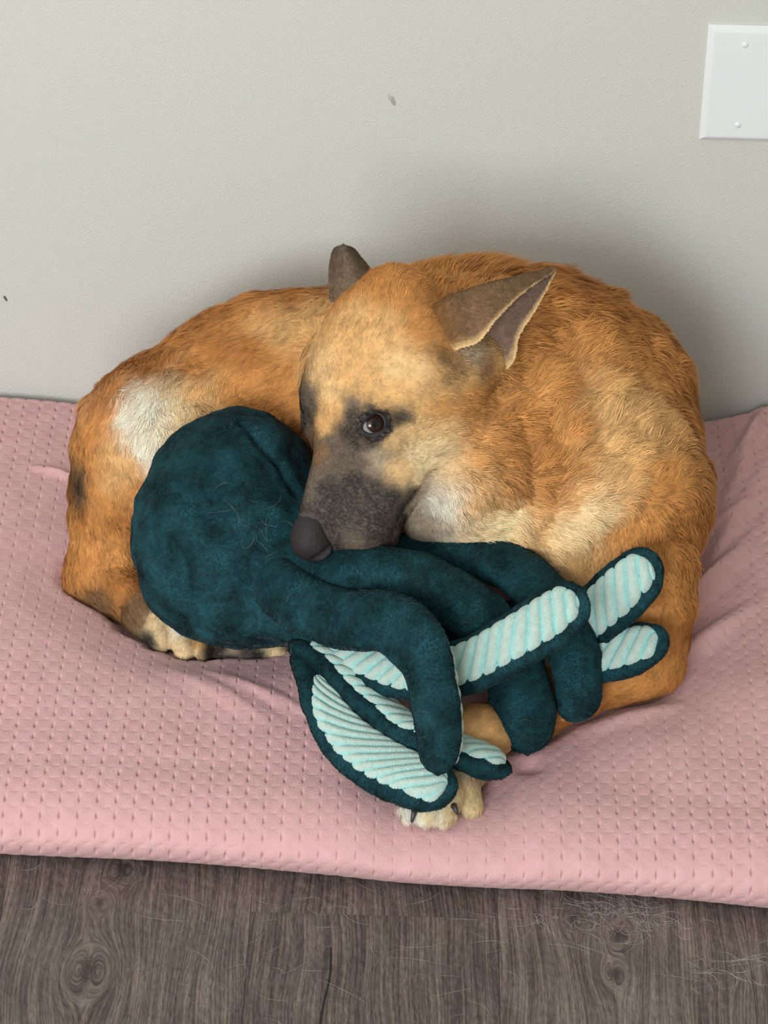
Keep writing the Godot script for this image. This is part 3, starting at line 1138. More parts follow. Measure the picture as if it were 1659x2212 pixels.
# the lie of the coat: root pixel, tip pixel, hair length in mm, colour; taken from the photograph and laid on the body
var strokes := [
	# bridge of the nose and brow
	[668, 1120, 680, 1060, 2.5, "d"], [690, 1150, 700, 1100, 2.5, "d"], [672, 1060, 684, 1000, 3, "g"], [700, 1060, 712, 1000, 3, "d"], [692, 985, 698, 930, 4, "b"], [684, 1030, 692, 980, 3, "g"], [715, 960, 722, 910, 4, "g"], [700, 920, 708, 860, 5, "t"], [725, 890, 735, 830, 5, "t"],
	[712, 850, 722, 780, 6, "l"], [690, 800, 698, 730, 6, "l"], [745, 820, 760, 750, 6, "t"], [770, 780, 790, 710, 7, "t"], [720, 720, 738, 650, 8, "t"], [770, 690, 795, 630, 9, "t"], [830, 720, 862, 660, 9, "t"], [820, 640, 850, 590, 13, "o"], [880, 650, 925, 610, 15, "o"], [900, 720, 960, 690, 13, "o"], [930, 650, 985, 625, 16, "o"],
	[690, 700, 700, 640, 7, "t"], [740, 640, 762, 590, 10, "o"], [790, 600, 830, 575, 14, "o"], [860, 590, 910, 565, 18, "o"],
	[800, 830, 830, 770, 6, "t"], [850, 800, 900, 760, 7, "l"], [900, 800, 940, 780, 7, "l"], [860, 860, 920, 830, 7, "t"], [920, 850, 960, 880, 8, "t"], [780, 858, 800, 828, 5, "t"], [765, 875, 775, 855, 3, "g"], [815, 868, 850, 850, 5, "t"],
	# round the eye
	[758, 903, 762, 885, 3, "d"], [752, 935, 748, 900, 3, "d"], [768, 962, 760, 930, 3, "k"], [800, 952, 830, 945, 3, "d"], [838, 912, 870, 905, 4, "d"], [868, 902, 905, 895, 5, "d"], [905, 893, 935, 888, 7, "t"], [880, 930, 915, 915, 6, "l"], [800, 880, 815, 865, 3, "d"], [735, 975, 738, 930, 3, "g"], [730, 1010, 745, 960, 3, "g"],
	[665, 870, 668, 840, 3, "g"], [664, 895, 668, 880, 3, "d"],
	# side of the muzzle
	[720, 1080, 760, 1040, 3, "d"], [760, 1040, 800, 1010, 4, "d"], [740, 1120, 790, 1090, 3, "d"], [770, 1000, 810, 980, 4, "g"], [810, 990, 850, 980, 5, "p"], [800, 1060, 850, 1040, 4, "d"], [840, 1080, 880, 1060, 4, "d"], [720, 1160, 770, 1140, 3, "d"], [760, 1170, 810, 1150, 3, "g"], [790, 1150, 830, 1130, 3, "d"], [810, 1120, 850, 1100, 3, "d"],
	[830, 1140, 860, 1120, 3, "d"], [700, 1190, 740, 1180, 2.5, "d"], [655, 1120, 668, 1080, 2.5, "d"], [720, 1195, 750, 1185, 2.5, "d"], [870, 1100, 890, 1080, 3, "d"], [780, 960, 810, 945, 4, "g"], [840, 950, 880, 940, 6, "l"], [860, 1020, 910, 1000, 6, "l"], [890, 980, 950, 960, 8, "c"],
	# cheek
	[900, 920, 970, 900, 13, "l"], [935, 880, 1000, 895, 19, "o"], [940, 945, 1010, 945, 19, "l"], [945, 975, 1000, 975, 16, "c"], [985, 1010, 1040, 1025, 22, "t"], [1020, 990, 1070, 1020, 24, "o"], [900, 1040, 940, 1030, 7, "c"], [1000, 950, 1060, 970, 22, "o"], [1000, 880, 1070, 900, 22, "o"], [915, 1000, 975, 990, 13, "c"], [1040, 860, 1120, 880, 20, "r"],
	[890, 1070, 930, 1050, 4, "d"], [872, 1130, 880, 1105, 3, "k"], [905, 1062, 935, 1045, 4, "b"], [900, 1110, 910, 1150, 10, "p"],
	# throat and chest
	[930, 1080, 945, 1150, 22, "w"], [970, 1070, 985, 1150, 24, "w"], [1015, 1070, 1035, 1140, 26, "t"], [1050, 1060, 1080, 1130, 28, "t"], [1060, 1000, 1100, 1060, 30, "r"], [1110, 1020, 1140, 1080, 32, "r"], [1100, 1110, 1140, 1150, 26, "c"], [1050, 1140, 1090, 1160, 22, "c"], [1150, 1140, 1190, 1170, 26, "t"],
	# fluff under the ear and behind it
	[960, 805, 1000, 830, 14, "b"], [980, 815, 1030, 830, 16, "t"], [1000, 800, 1050, 820, 16, "t"], [950, 770, 975, 800, 8, "b"], [1060, 810, 1100, 840, 16, "r"], [1000, 840, 1060, 860, 20, "o"], [1010, 765, 1050, 785, 12, "p"], [1035, 790, 1060, 815, 14, "b"], [1065, 790, 1090, 805, 14, "t"], [985, 790, 1005, 825, 13, "b"], [970, 720, 1000, 740, 9, "b"], [990, 690, 1040, 680, 9, "b"], [945, 740, 975, 730, 12, "o"], [940, 700, 985, 685, 14, "o"], [950, 660, 1000, 645, 16, "o"], [935, 790, 960, 800, 9, "t"],
	# neck and nape
	[930, 600, 985, 560, 36, "o"], [970, 620, 1030, 580, 30, "o"], [1010, 580, 1060, 555, 44, "o"], [1100, 600, 1170, 610, 34, "o"], [1150, 660, 1230, 670, 36, "o"], [1120, 730, 1200, 740, 34, "r"], [1110, 800, 1180, 790, 34, "o"], [1180, 850, 1250, 820, 36, "o"],
	[1220, 620, 1290, 650, 34, "r"], [1250, 720, 1330, 720, 36, "o"], [1300, 680, 1370, 710, 32, "r"], [1380, 730, 1440, 780, 30, "o"], [1430, 790, 1480, 860, 28, "o"], [1480, 870, 1515, 950, 26, "r"], [1520, 980, 1535, 1060, 24, "r"], [1330, 800, 1400, 780, 36, "o"],
	# shoulder
	[1250, 900, 1330, 860, 38, "t"], [1330, 900, 1400, 860, 36, "t"], [1380, 960, 1440, 920, 32, "t"], [1200, 960, 1270, 920, 36, "o"], [1280, 990, 1350, 950, 36, "t"], [1170, 1010, 1220, 980, 34, "r"], [1200, 1080, 1250, 1050, 34, "o"], [1300, 1060, 1370, 1030, 30, "t"], [1420, 1040, 1470, 1010, 24, "o"],
	[1210, 1130, 1250, 1160, 28, "c"], [1270, 1110, 1310, 1130, 28, "c"], [1160, 1080, 1190, 1120, 30, "o"],
	# upper arm and foreleg
	[1330, 1140, 1300, 1200, 18, "o"], [1400, 1120, 1390, 1190, 18, "o"], [1470, 1120, 1480, 1180, 22, "r"], [1280, 1190, 1260, 1240, 18, "t"], [1340, 1220, 1330, 1280, 14, "o"], [1430, 1220, 1430, 1290, 18, "o"], [1490, 1190, 1490, 1240, 30, "o"], [1420, 1330, 1430, 1400, 10, "o"], [1440, 1430, 1430, 1480, 9, "o"], [1340, 1450, 1280, 1470, 8, "o"],
	[1250, 1480, 1190, 1500, 8, "o"], [1100, 1530, 1060, 1560, 7, "t"], [1050, 1560, 1030, 1610, 7, "t"], [1010, 1640, 990, 1690, 7, "p"],
	# front paw
	[990, 1690, 985, 1730, 10, "c"], [920, 1710, 900, 1755, 15, "w"], [880, 1735, 872, 1762, 12, "w"], [950, 1720, 945, 1765, 15, "w"], [935, 1745, 930, 1772, 14, "w"], [905, 1760, 903, 1776, 9, "w"], [970, 1735, 968, 1768, 10, "c"], [1015, 1710, 1018, 1748, 9, "c"], [925, 1755, 920, 1775, 8, "c"],
	# back and loin
	[560, 640, 500, 650, 18, "o"], [650, 640, 600, 640, 18, "r"], [690, 660, 660, 680, 18, "t"], [460, 680, 400, 710, 18, "r"], [620, 700, 560, 720, 18, "t"], [660, 760, 610, 790, 18, "t"], [560, 760, 490, 780, 18, "r"], [480, 740, 410, 760, 18, "r"], [380, 720, 320, 760, 18, "o"], [430, 790, 360, 800, 18, "r"], [620, 830, 570, 850, 18, "o"],
	[530, 830, 480, 850, 20, "o"], [440, 840, 400, 870, 22, "t"], [300, 780, 250, 820, 18, "o"], [260, 830, 215, 890, 18, "o"], [330, 790, 290, 830, 20, "r"], [600, 870, 560, 880, 18, "r"],
	# pale breeches
	[380, 830, 350, 880, 30, "c"], [340, 840, 290, 870, 30, "w"], [290, 870, 260, 910, 26, "w"], [330, 900, 300, 960, 30, "w"], [300, 940, 310, 990, 28, "w"], [360, 900, 380, 960, 28, "c"], [400, 880, 420, 930, 26, "c"], [330, 990, 350, 1020, 20, "w"], [440, 870, 470, 890, 22, "t"],
	# rump and hind leg
	[230, 890, 200, 940, 16, "o"], [195, 940, 178, 1000, 14, "o"], [176, 1045, 178, 1080, 9, "k"], [198, 1050, 196, 1090, 12, "o"], [205, 1000, 195, 1040, 12, "o"], [250, 970, 240, 1020, 14, "t"], [275, 1000, 280, 1040, 14, "t"], [225, 1020, 215, 1060, 14, "t"], [300, 1040, 290, 1080, 12, "o"], [230, 1080, 225, 1140, 14, "o"], [200, 1140, 190, 1200, 16, "o"], [260, 1120, 255, 1180, 14, "r"], [230, 1200, 215, 1250, 16, "o"], [180, 1230, 170, 1270, 16, "o"],
	[200, 1280, 215, 1300, 12, "b"], [260, 1260, 280, 1300, 14, "r"], [310, 1290, 330, 1320, 9, "b"], [285, 1320, 305, 1342, 8, "b"], [318, 1385, 330, 1400, 5, "d"], [340, 1330, 345, 1370, 7, "c"], [395, 1352, 405, 1390, 6, "w"], [456, 1402, 458, 1412, 3, "k"], [348, 1375, 352, 1395, 6, "c"], [400, 1395, 404, 1412, 5, "c"], [475, 1402, 480, 1410, 3, "k"], [430, 1380, 438, 1405, 6, "t"], [500, 1400, 540, 1402, 4, "p"], [580, 1405, 605, 1410, 5, "c"], [527, 1412, 540, 1414, 1, "d"], [500, 1412, 505, 1418, 2, "k"], [555, 1412, 560, 1418, 2, "k"],  # dark metatarsal and black gap between hind paws: shade painted into the coat colour
]

func lie_of_coat(v: PackedVector3Array, list: Array) -> Array:
	var dir := PackedVector3Array()
	var len_ := PackedFloat32Array()
	var col := PackedColorArray()
	dir.resize(v.size())
	len_.resize(v.size())
	col.resize(v.size())
	var cells := {}
	for i in v.size():
		var p := v[i]
		var key := Vector3i((p * 33.0).floor())
		if not cells.has(key):
			var c := (Vector3(key) + Vector3.ONE * 0.5) / 33.0
			var reach := 0.055
			var some := []
			while some.size() < 6 and reach < 1.0:
				some = []
				for s in list:
					if c.distance_to(s[0]) < reach: some.append(s)
				reach *= 1.5
			cells[key] = some
		p += Vector3(bumps.get_noise_3dv(p * 60.0), bumps.get_noise_3dv(p * 60.0 + Vector3(9, 0, 0)), bumps.get_noise_3dv(p * 60.0 + Vector3(0, 9, 0))) * 0.004
		var ws := 0.0
		var d := Vector3.ZERO
		var l := 0.0
		var cr := 0.0
		var cg := 0.0
		var cb := 0.0
		for s in cells[key]:
			var q := p.distance_squared_to(s[0]) + float(s[4])
			var w := 1.0 / (q * q)
			ws += w
			d += s[1] * w
			l += s[2] * w
			var c: Color = s[3]
			cr += c.r * w
			cg += c.g * w
			cb += c.b * w
		dir[i] = d
		len_[i] = l / ws
		col[i] = Color(cr / ws, cg / ws, cb / ws)
	return [dir, len_, col]

func lay_strokes(dog: Dictionary) -> Array:
	var out := []
	var all: Array = dog.all
	for s in strokes:
		var p := hit(s[0], s[1], all)
		if not p.is_finite(): continue
		var n := Vector3.ZERO
		var e := 0.002
		var f0 := field(p, all)
		n = Vector3(field(p + Vector3(e, 0, 0), all) - f0, field(p + Vector3(0, e, 0), all) - f0, field(p + Vector3(0, 0, e), all) - f0).normalized()
		# direction on the surface that is seen in the picture as root -> tip
		var view := (p - EYE).normalized()
		var w: Vector3 = cam_r * (s[2] - s[0]) - cam_u * (s[3] - s[1])
		var d := w - n * w.dot(n)
		if absf(n.dot(view)) > 0.25: d = w - view * (w.dot(n) / view.dot(n))
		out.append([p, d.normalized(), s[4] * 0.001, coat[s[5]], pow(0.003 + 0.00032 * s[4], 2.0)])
	return out

func ear_left() -> Array:
	var R1 := curve([at(930, 800, 0.372), at(980, 758, 0.400), at(1034, 738, 0.401), at(1070, 692, 0.390), at(1128, 634, 0.364), at(1197, 586, 0.330)], 26)
	var C := curve([at(895, 715, 0.335), at(960, 655, 0.372), at(1015, 630, 0.368), at(1070, 613, 0.358), at(1130, 599, 0.345), at(1190, 583, 0.329)], 26)
	var R2 := curve([at(1040, 840, 0.350), at(1092, 800, 0.376), at(1113, 772, 0.372), at(1122, 725, 0.364), at(1165, 655, 0.347), at(1200, 588, 0.328)], 26)
	var nw := 25
	var v := PackedVector3Array()
	var col := PackedColorArray()
	var uvw := []
	for side in 2:
		for i in 26:
			for j in nw:
				var w := float(j) / (nw - 1)
				var ctrl := C[i] * 2.0 - (R1[i] + R2[i]) * 0.5
				var p := R1[i] * (1 - w) * (1 - w) + ctrl * 2.0 * w * (1 - w) + R2[i] * w * w
				v.append(p)
	var idx := sheet_index(nw, 26)
	var nrm := normals_of(v.slice(0, nw * 26), idx)
	var half := nw * 26
	for k in half:
		var j := k % nw
		var edge := 1.0 if j > 0 and j < nw - 1 else 0.0
		v[half + k] = v[k] - nrm[k] * 0.0022 * edge
	idx.append_array(turned(sheet_index(nw, 26, false, half)))
	return [v, idx, half, nw, nrm]

func ear_right() -> Array:
	var v := PackedVector3Array()
	var nw := 15
	var nh := 18
	var rows := [[650.0, 772.0, 60.0], [610.0, 765.0, 54.0], [590.0, 759.0, 49.0], [575.0, 755.0, 44.0], [560.0, 749.0, 36.0], [549.0, 746.0, 31.0], [539.0, 744.0, 25.0], [533.0, 743.0, 17.0], [530.5, 742.0, 6.0]]
	for side in 2:
		for i in nh:
			var t := float(i) / (nh - 1)
			var f := t * 8.0
			var k := mini(int(f), 7)
			var half_w := lerpf(rows[k][2], rows[k + 1][2], f - k)
			var cx := lerpf(rows[k][1], rows[k + 1][1], f - k)
			var cy := lerpf(rows[k][0], rows[k + 1][0], f - k)
			var up := (650.0 - cy) / 120.0
			for j in nw:
				var w := -1.0 + 2.0 * j / (nw - 1)
				v.append(at(cx + half_w * w, cy + absf(w) * 4.0 * (1.0 - t), 0.345 - 0.024 * up - 0.014 * w * w))
	var idx := sheet_index(nw, nh)
	var half := nw * nh
	var nrm := normals_of(v.slice(0, half), idx)
	for k in half:
		var j := k % nw
		v[half + k] = v[k] - nrm[k] * (0.0022 if j > 0 and j < nw - 1 else 0.0)
	idx.append_array(turned(sheet_index(nw, nh, false, half)))
	return [v, idx, half, nw, nrm]

func build_dog(dog: Dictionary, toy: Array) -> void:
	var root := Node3D.new()
	root.name = "dog"
	add_child(root)
	tag(root, "tan dog with dark muzzle curled up on the pink bed, chin on the plush octopus", "dog")
	var lo := Vector3(-0.40, 0.02, 0.04)
	var hi := Vector3(0.42, 0.44, 0.70)
	var parts := []
	var ground := 0.022
	parts.append(solid(dog.body, lo, hi, 0.0062, 0.006, 22.0, ground))
	var hc := hp(-10, -15, 0)
	parts.append(solid(dog.head, hc - Vector3(0.18, 0.17, 0.18), hc + Vector3(0.18, 0.17, 0.18), 0.0031, 0.0, 1.0, ground))
	var fp := at(960, 1705, 0.62)
	parts.append(solid(dog.paws, fp - Vector3(0.06, 0.06, 0.06), fp + Vector3(0.06, 0.06, 0.06), 0.0034, 0.0, 1.0, ground))
	var bp := at(450, 1370, 0.39)
	parts.append(solid(dog.hind, bp - Vector3(0.09, 0.06, 0.06), bp + Vector3(0.09, 0.06, 0.06), 0.0034, 0.0, 1.0, ground))
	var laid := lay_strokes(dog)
	var V := PackedVector3Array()
	var I := PackedInt32Array()
	var K := PackedColorArray()
	var furs := FurBatch.new()
	var other := [dog.head + dog.paws + dog.hind, dog.body, dog.body, dog.body]
	for k in 4:
		var v: PackedVector3Array = parts[k][0]
		var idx: PackedInt32Array = parts[k][1]
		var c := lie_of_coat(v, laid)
		var base := V.size()
		for i in v.size():
			for e in dog.eyes:
				if v[i].distance_to(e.c + e.out * 0.006) < 0.0165: c[2][i] = coat.k
		V.append_array(v)
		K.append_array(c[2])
		for q in idx: I.append(q + base)
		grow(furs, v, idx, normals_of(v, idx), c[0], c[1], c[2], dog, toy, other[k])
	# ears: leaves of skin, part of the same body mesh
	for e in 2:
		var ear := ear_left() if e == 0 else ear_right()
		var v: PackedVector3Array = ear[0]
		var nw: int = ear[3]
		var half: int = ear[2]
		var base := V.size()
		V.append_array(v)
		for q: int in ear[1]: I.append(q + base)
		var dir := PackedVector3Array()
		var len_ := PackedFloat32Array()
		var col := PackedColorArray()
		for k in v.size():
			var kk := k % half
			var j := kk % nw
			var w := float(j) / (nw - 1)
			var row := kk / nw
			var last := half / nw - 1
			var t := float(row) / last
			var nx := mini(row + 1, last) * nw + j
			var pv := maxi(row - 1, 0) * nw + j
			dir.append(v[nx] - v[pv])
			var c: Color = coat.b
			var outer := k >= half
			if e == 0:
				if w < 0.5:
					c = (coat.o.lerp(coat.b, clampf(t * 3.5, 0.0, 1.0))).lerp(Color(0.165, 0.092, 0.045), t) if outer else Color(0.20, 0.16, 0.145)
				else:
					c = Color(0.25, 0.145, 0.105).lerp(Color(0.12, 0.075, 0.055), t * t) if not outer else coat.o
				if w < 0.02 or w > 0.97: c = coat.l
			else:
				c = Color(0.115, 0.085, 0.06).lerp(Color(0.17, 0.11, 0.065), 1.0 - t)
			len_.append((lerpf(0.015, 0.004, clampf(t * 2.6, 0.0, 1.0)) if outer else 0.0025) if e == 0 else 0.003)
			if e == 0 and (w < 0.02 or w > 0.97): len_[k] = 0.0016
			col.append(c)
		K.append_array(col)
		grow(furs, v, ear[1], normals_of(v, ear[1]), dir, len_, col, dog, toy, [])
	var skin := StandardMaterial3D.new()
	skin.vertex_color_use_as_albedo = true
	skin.roughness = 0.85
	put("body", to_mesh(V, I, K), skin, root)
	furs.emit(root, self)
	# eyes
	for e in dog.eyes:
		eye(root, e)
	# nose
	var hb: Basis = dog.hb
	var nose: Array = dog.nose
	var nc := hp(109, -19, 0)
	var nm := solid(nose, nc - Vector3.ONE * 0.030, nc + Vector3.ONE * 0.030, 0.0013, 0.0006, 300.0)
	var leather := flat_mat(lin(0.022, 0.017, 0.018), 0.55)
	leather.metallic_specular = 0.35
	leather.uv1_triplanar = true
	leather.uv1_scale = Vector3(30, 30, 30)
	leather.normal_enabled = true
	leather.normal_texture = noise_tex(0.12, 256, 2, 44, null, true, 6.0)
	leather.normal_scale = 0.6
	var no := put("nose", to_mesh(nm[0], nm[1]), leather, root)
	tag(no, "black leathery nose", "")
	# claws
	var horn := flat_mat(lin(0.035, 0.03, 0.028), 0.4)
	for q in [[874, 1712, 855, 1741, 0.632], [874, 1745, 864, 1771, 0.648], [897, 1748, 889, 1778, 0.655], [978, 1738, 989, 1761, 0.652]]:
		var a := at(q[0], q[1], q[4] - 0.004)
		var b := at(q[2], q[3], q[4] + 0.004)
		var mid := (a + b) / 2.0 + Vector3(0, 0.002, 0.001)
		var path := curve([a, mid, b], 8)
		put("claw", tube(path, 0.0033, 0.0012, 8), horn, root)

func tube(path: PackedVector3Array, ra: float, rb: float, m: int) -> ArrayMesh:
	var v := PackedVector3Array()
	var n := path.size()
	for i in n:
		var t := (path[mini(i + 1, n - 1)] - path[maxi(i - 1, 0)]).normalized()
		var s := t.cross(Vector3(0.31, 0.2, 0.93)).normalized()
		var u := t.cross(s)
		var r := lerpf(ra, rb, float(i) / (n - 1))
		if i == n - 1 or i == 0: r *= 0.3
		for j in m:
			var a := TAU * j / m
			v.append(path[i] + (s * cos(a) + u * sin(a)) * r)
	return to_mesh(v, turned(sheet_index(m, n, true)))

func eye(root: Node, e: Dictionary) -> void:
	var c: Vector3 = e.c
	var gaze: Vector3 = cv(0.34, 0.03, 1.0).normalized() if e.s > 0 else (e.out + hf * 0.3).normalized()
	var r := 0.0132
	var n := 40
	var m := 26
	var ax := gaze.cross(Vector3.UP).normalized()
	var ay := gaze.cross(ax)
	var v := PackedVector3Array()
	var col := PackedColorArray()
	for j in m:
		var t := PI * j / (m - 1)
		for i in n:
			var a := TAU * i / n
			v.append(c + (gaze * cos(t) + (ax * cos(a) + ay * sin(a)) * sin(t)) * r)
			var deg := rad_to_deg(t)
			var k := Color(0.006, 0.005, 0.005)
			if deg > 16.0: k = Color(0.034, 0.014, 0.009)
			if deg > 32.0: k = Color(0.012, 0.008, 0.007)
			if deg > 36.0: k = Color(0.27, 0.245, 0.24)
			col.append(k)
	var mat := StandardMaterial3D.new()
	mat.vertex_color_use_as_albedo = true
	mat.roughness = 0.07
	mat.metallic_specular = 0.42
	var o := put("eye", to_mesh(v, sheet_index(n, m, true), col), mat, root)
	tag(o, "dark brown glossy eye", "")
# ---------------------------------------------------------------- fur: tufts of fine hairs on the skin
class FurBatch:
	var where := [[], [], [], []]
	var tint := [[], [], [], []]
	func emit(root: Node, host: Node) -> void:
		for k in 4:
			if where[k].is_empty(): continue
			var mm := MultiMesh.new()
			mm.transform_format = MultiMesh.TRANSFORM_3D
			mm.use_colors = true
			mm.mesh = host.tuft(k)
			mm.instance_count = where[k].size()
			for i in where[k].size():
				mm.set_instance_transform(i, where[k][i])
				mm.set_instance_color(i, tint[k][i])
			var o := MultiMeshInstance3D.new()
			o.name = "fur"
			o.multimesh = mm
			o.material_override = host.hair_mat()
			o.set_meta("kind", "stuff")
			root.add_child(o, true)

var hair_cache: StandardMaterial3D
func hair_mat() -> StandardMaterial3D:
	if hair_cache == null:
		hair_cache = StandardMaterial3D.new()
		hair_cache.vertex_color_use_as_albedo = true
		hair_cache.roughness = 0.62
		hair_cache.metallic_specular = 0.18
		hair_cache.backlight_enabled = true
		hair_cache.backlight = Color(0.6, 0.6, 0.6)
	return hair_cache

# a tuft along +x of length 1, lifting off in +y, 1 wide in z; kinds 0, 1 straight and short, 2, 3 wavy and long
func tuft(kind: int) -> ArrayMesh:
	var r := RandomNumberGenerator.new()
	r.seed = 100 + kind
	var v := PackedVector3Array()
	var nrm := PackedVector3Array()
	var idx := PackedInt32Array()
	var hairs := 7 if kind < 2 else 8
	var seg := 3 if kind < 2 else 5
	for h in hairs:
		var z0 := r.randf_range(-0.5, 0.5)
		var x0 := r.randf_range(-0.12, 0.12)
		var l := r.randf_range(0.65, 1.0)
		var lift := r.randf_range(0.20, 0.42)
		var ph := r.randf_range(0.0, TAU) if kind < 2 else r.randf_range(0.0, 1.6)
		var amp := 0.08 if kind < 2 else 0.42
		var gather := 0.15 if kind < 2 else 0.72
		var wd := r.randf_range(0.05, 0.085) if kind < 2 else r.randf_range(0.045, 0.075)
		var base := v.size()
		for s in seg + 1:
			var t := float(s) / seg
			var x := x0 + l * t * (0.97 if kind < 2 else 0.92)
			var y := -0.03 + lift * (t - 0.62 * t * t)
			var z := z0 * (1.0 - gather * t) + amp * (sin(ph + t * 5.2) - sin(ph)) * t
			var w := wd * (1.0 - t * t * 0.9)
			var slope := lift * (1.0 - 1.24 * t)
			var n := Vector3(-slope, 1.0, r.randf_range(-0.35, 0.35)).normalized()
			if s < seg:
				v.append(Vector3(x, y, z - w))
				v.append(Vector3(x, y, z + w))
				nrm.append(n)
				nrm.append(n)
			else:
				v.append(Vector3(x, y, z))
				nrm.append(n)
		for s in seg - 1:
			var a := base + s * 2
			idx.append_array(PackedInt32Array([a, a + 2, a + 1, a + 1, a + 2, a + 3]))
		var z := base + (seg - 1) * 2
		idx.append_array(PackedInt32Array([z, z + 2, z + 1]))
	return to_mesh(v, idx, PackedColorArray(), PackedVector2Array(), nrm)

var near_toy := {}
func nearby(cells: Dictionary, p: Vector3, list: Array) -> Array:      # the solids that matter round a point
	var key := Vector3i((p * 50.0).floor())
	if not cells.has(key):
		var c := (Vector3(key) + Vector3.ONE * 0.5) / 50.0
		var some := []
		for q: Prim in list:
			if q.cut or q.dist(c) < 0.05: some.append(q)
		cells[key] = some
	return cells[key]

func grow(b: FurBatch, v: PackedVector3Array, idx: PackedInt32Array, nrm: PackedVector3Array, dir: PackedVector3Array, len_: PackedFloat32Array, col: PackedColorArray, dog: Dictionary, toy: Array, other: Array) -> void:
	var near_other := {}
	for i in range(0, idx.size(), 3):
		var a := idx[i]
		var q := idx[i + 1]
		var c := idx[i + 2]
		var pa := v[a]
		var pb := v[q]
		var pc := v[c]
		var n := (nrm[a] + nrm[q] + nrm[c]).normalized()
		var mid := (pa + pb + pc) / 3.0
		var l := (len_[a] + len_[q] + len_[c]) / 3.0
		if l < 0.0012 or mid.y < 0.035: continue
		var to_eye := (EYE - mid).normalized()
		var step := clampf(l * 0.10, 0.0010 if l > 0.005 else 0.00085, 0.0022)
		var dens := 1.0 / (step * step)
		if n.z < -0.3 or n.y < -0.5: dens *= 0.25        # towards the wall and the bed
		var area := (pb - pa).cross(pc - pa).length() * 0.5
		var want := area * dens
		var count := int(want)
		if rng.randf() < want - count: count += 1
		if count == 0: continue
		if other.size() and field(mid, nearby(near_other, mid, other)) < -0.005: continue
		var free := true
		for e in dog.eyes:
			if mid.distance_to(e.c + e.out * 0.004) < 0.0150: free = false
		if mid.distance_to(hp(108, -16, 0)) < 0.04 and field(mid, dog.nose) < 0.0006: free = false
		if not free: continue
		if field(mid, nearby(near_toy, mid, toy)) < 0.001: continue
		for k in count:
			var s := sqrt(rng.randf())
			var t := rng.randf()
			var wa := 1.0 - s
			var wb := s * (1.0 - t)
			var wc := s * t
			var p := pa * wa + pb * wb + pc * wc
			var nn := (nrm[a] * wa + nrm[q] * wb + nrm[c] * wc).normalized()
			var d := dir[a] * wa + dir[q] * wb + dir[c] * wc
			d -= nn * d.dot(nn)
			if d.length_squared() < 1e-12: continue
			d = d.normalized()
			var long := clampf((l - 0.008) / 0.02, 0.0, 1.0)
			var turn := bumps.get_noise_3dv(p * 38.0) * lerpf(0.35, 0.95, long) + rng.randfn(0.0, lerpf(0.16, 0.14, long))
			d = d.rotated(nn, turn)
			var side := d.cross(nn)
			var ll := (len_[a] * wa + len_[q] * wb + len_[c] * wc) * rng.randf_range(0.75, 1.2)
			var lift := rng.randf_range(0.55, 1.15) * (1.0 + 0.5 * bumps.get_noise_3dv(p * 55.0 + Vector3(5, 5, 5)))
			if rng.randf() < 0.03: lift *= 1.8
			var wide := step * lerpf(2.4, 3.4, long)
			var kind := (2 if l > 0.011 else 0) + (rng.randi() & 1)
			b.where[kind].append(Transform3D(Basis(d * ll, nn * (ll * lift), side * wide), p))
			var tone := 1.0 + 0.20 * bumps.get_noise_3dv(p * 90.0 + Vector3(2, 7, 1)) + rng.randfn(0.0, 0.10)
			var cc := col[a] * wa + col[q] * wb + col[c] * wc
			tone = clampf(tone, 0.6, 1.4)
			if cc.r < 0.3 and rng.randf() < 0.30: cc = cc.lerp(Color(0.40, 0.31, 0.23), 0.24)          # grizzled hairs in the mask
			b.tint[kind].append(Color(minf(cc.r * tone, 0.95), minf(cc.g * tone, 0.92), minf(cc.b * tone, 0.88)))
# ---------------------------------------------------------------- shed hair lying about
func strand(v: PackedVector3Array, idx: PackedInt32Array, path: PackedVector3Array, r: float) -> void:
	var base := v.size()
	var n := path.size()
	for i in n:
		var t := (path[mini(i + 1, n - 1)] - path[maxi(i - 1, 0)]).normalized()
		var s := t.cross(Vector3(0.21, 0.9, 0.33)).normalized()
		var u := t.cross(s)
		var rr := r * (1.0 - 0.7 * absf(2.0 * i / (n - 1.0) - 1.0))
		for j in 3:
			var a := TAU * j / 3.0
			v.append(path[i] + (s * cos(a) + u * sin(a)) * rr)
	idx.append_array(turned(sheet_index(3, n, true, base)))

func wisp(start: Vector3, angle: float, length: float, bend: float, height: Callable) -> PackedVector3Array:
	var out := PackedVector3Array()
	var p := start
	var a := angle
	var n := 14
	for i in n:
		out.append(Vector3(p.x, height.call(p.x, p.z), p.z))
		a += (bend + rng.randfn(0.0, 0.12)) / n * 3.0
		p += Vector3(cos(a), 0, sin(a)) * (length / n)
	return out

func on_floor(_x: float, _z: float) -> float:
	return 0.00025

func on_bed(x: float, z: float) -> float:
	return sag_at(x, z) + 0.0012

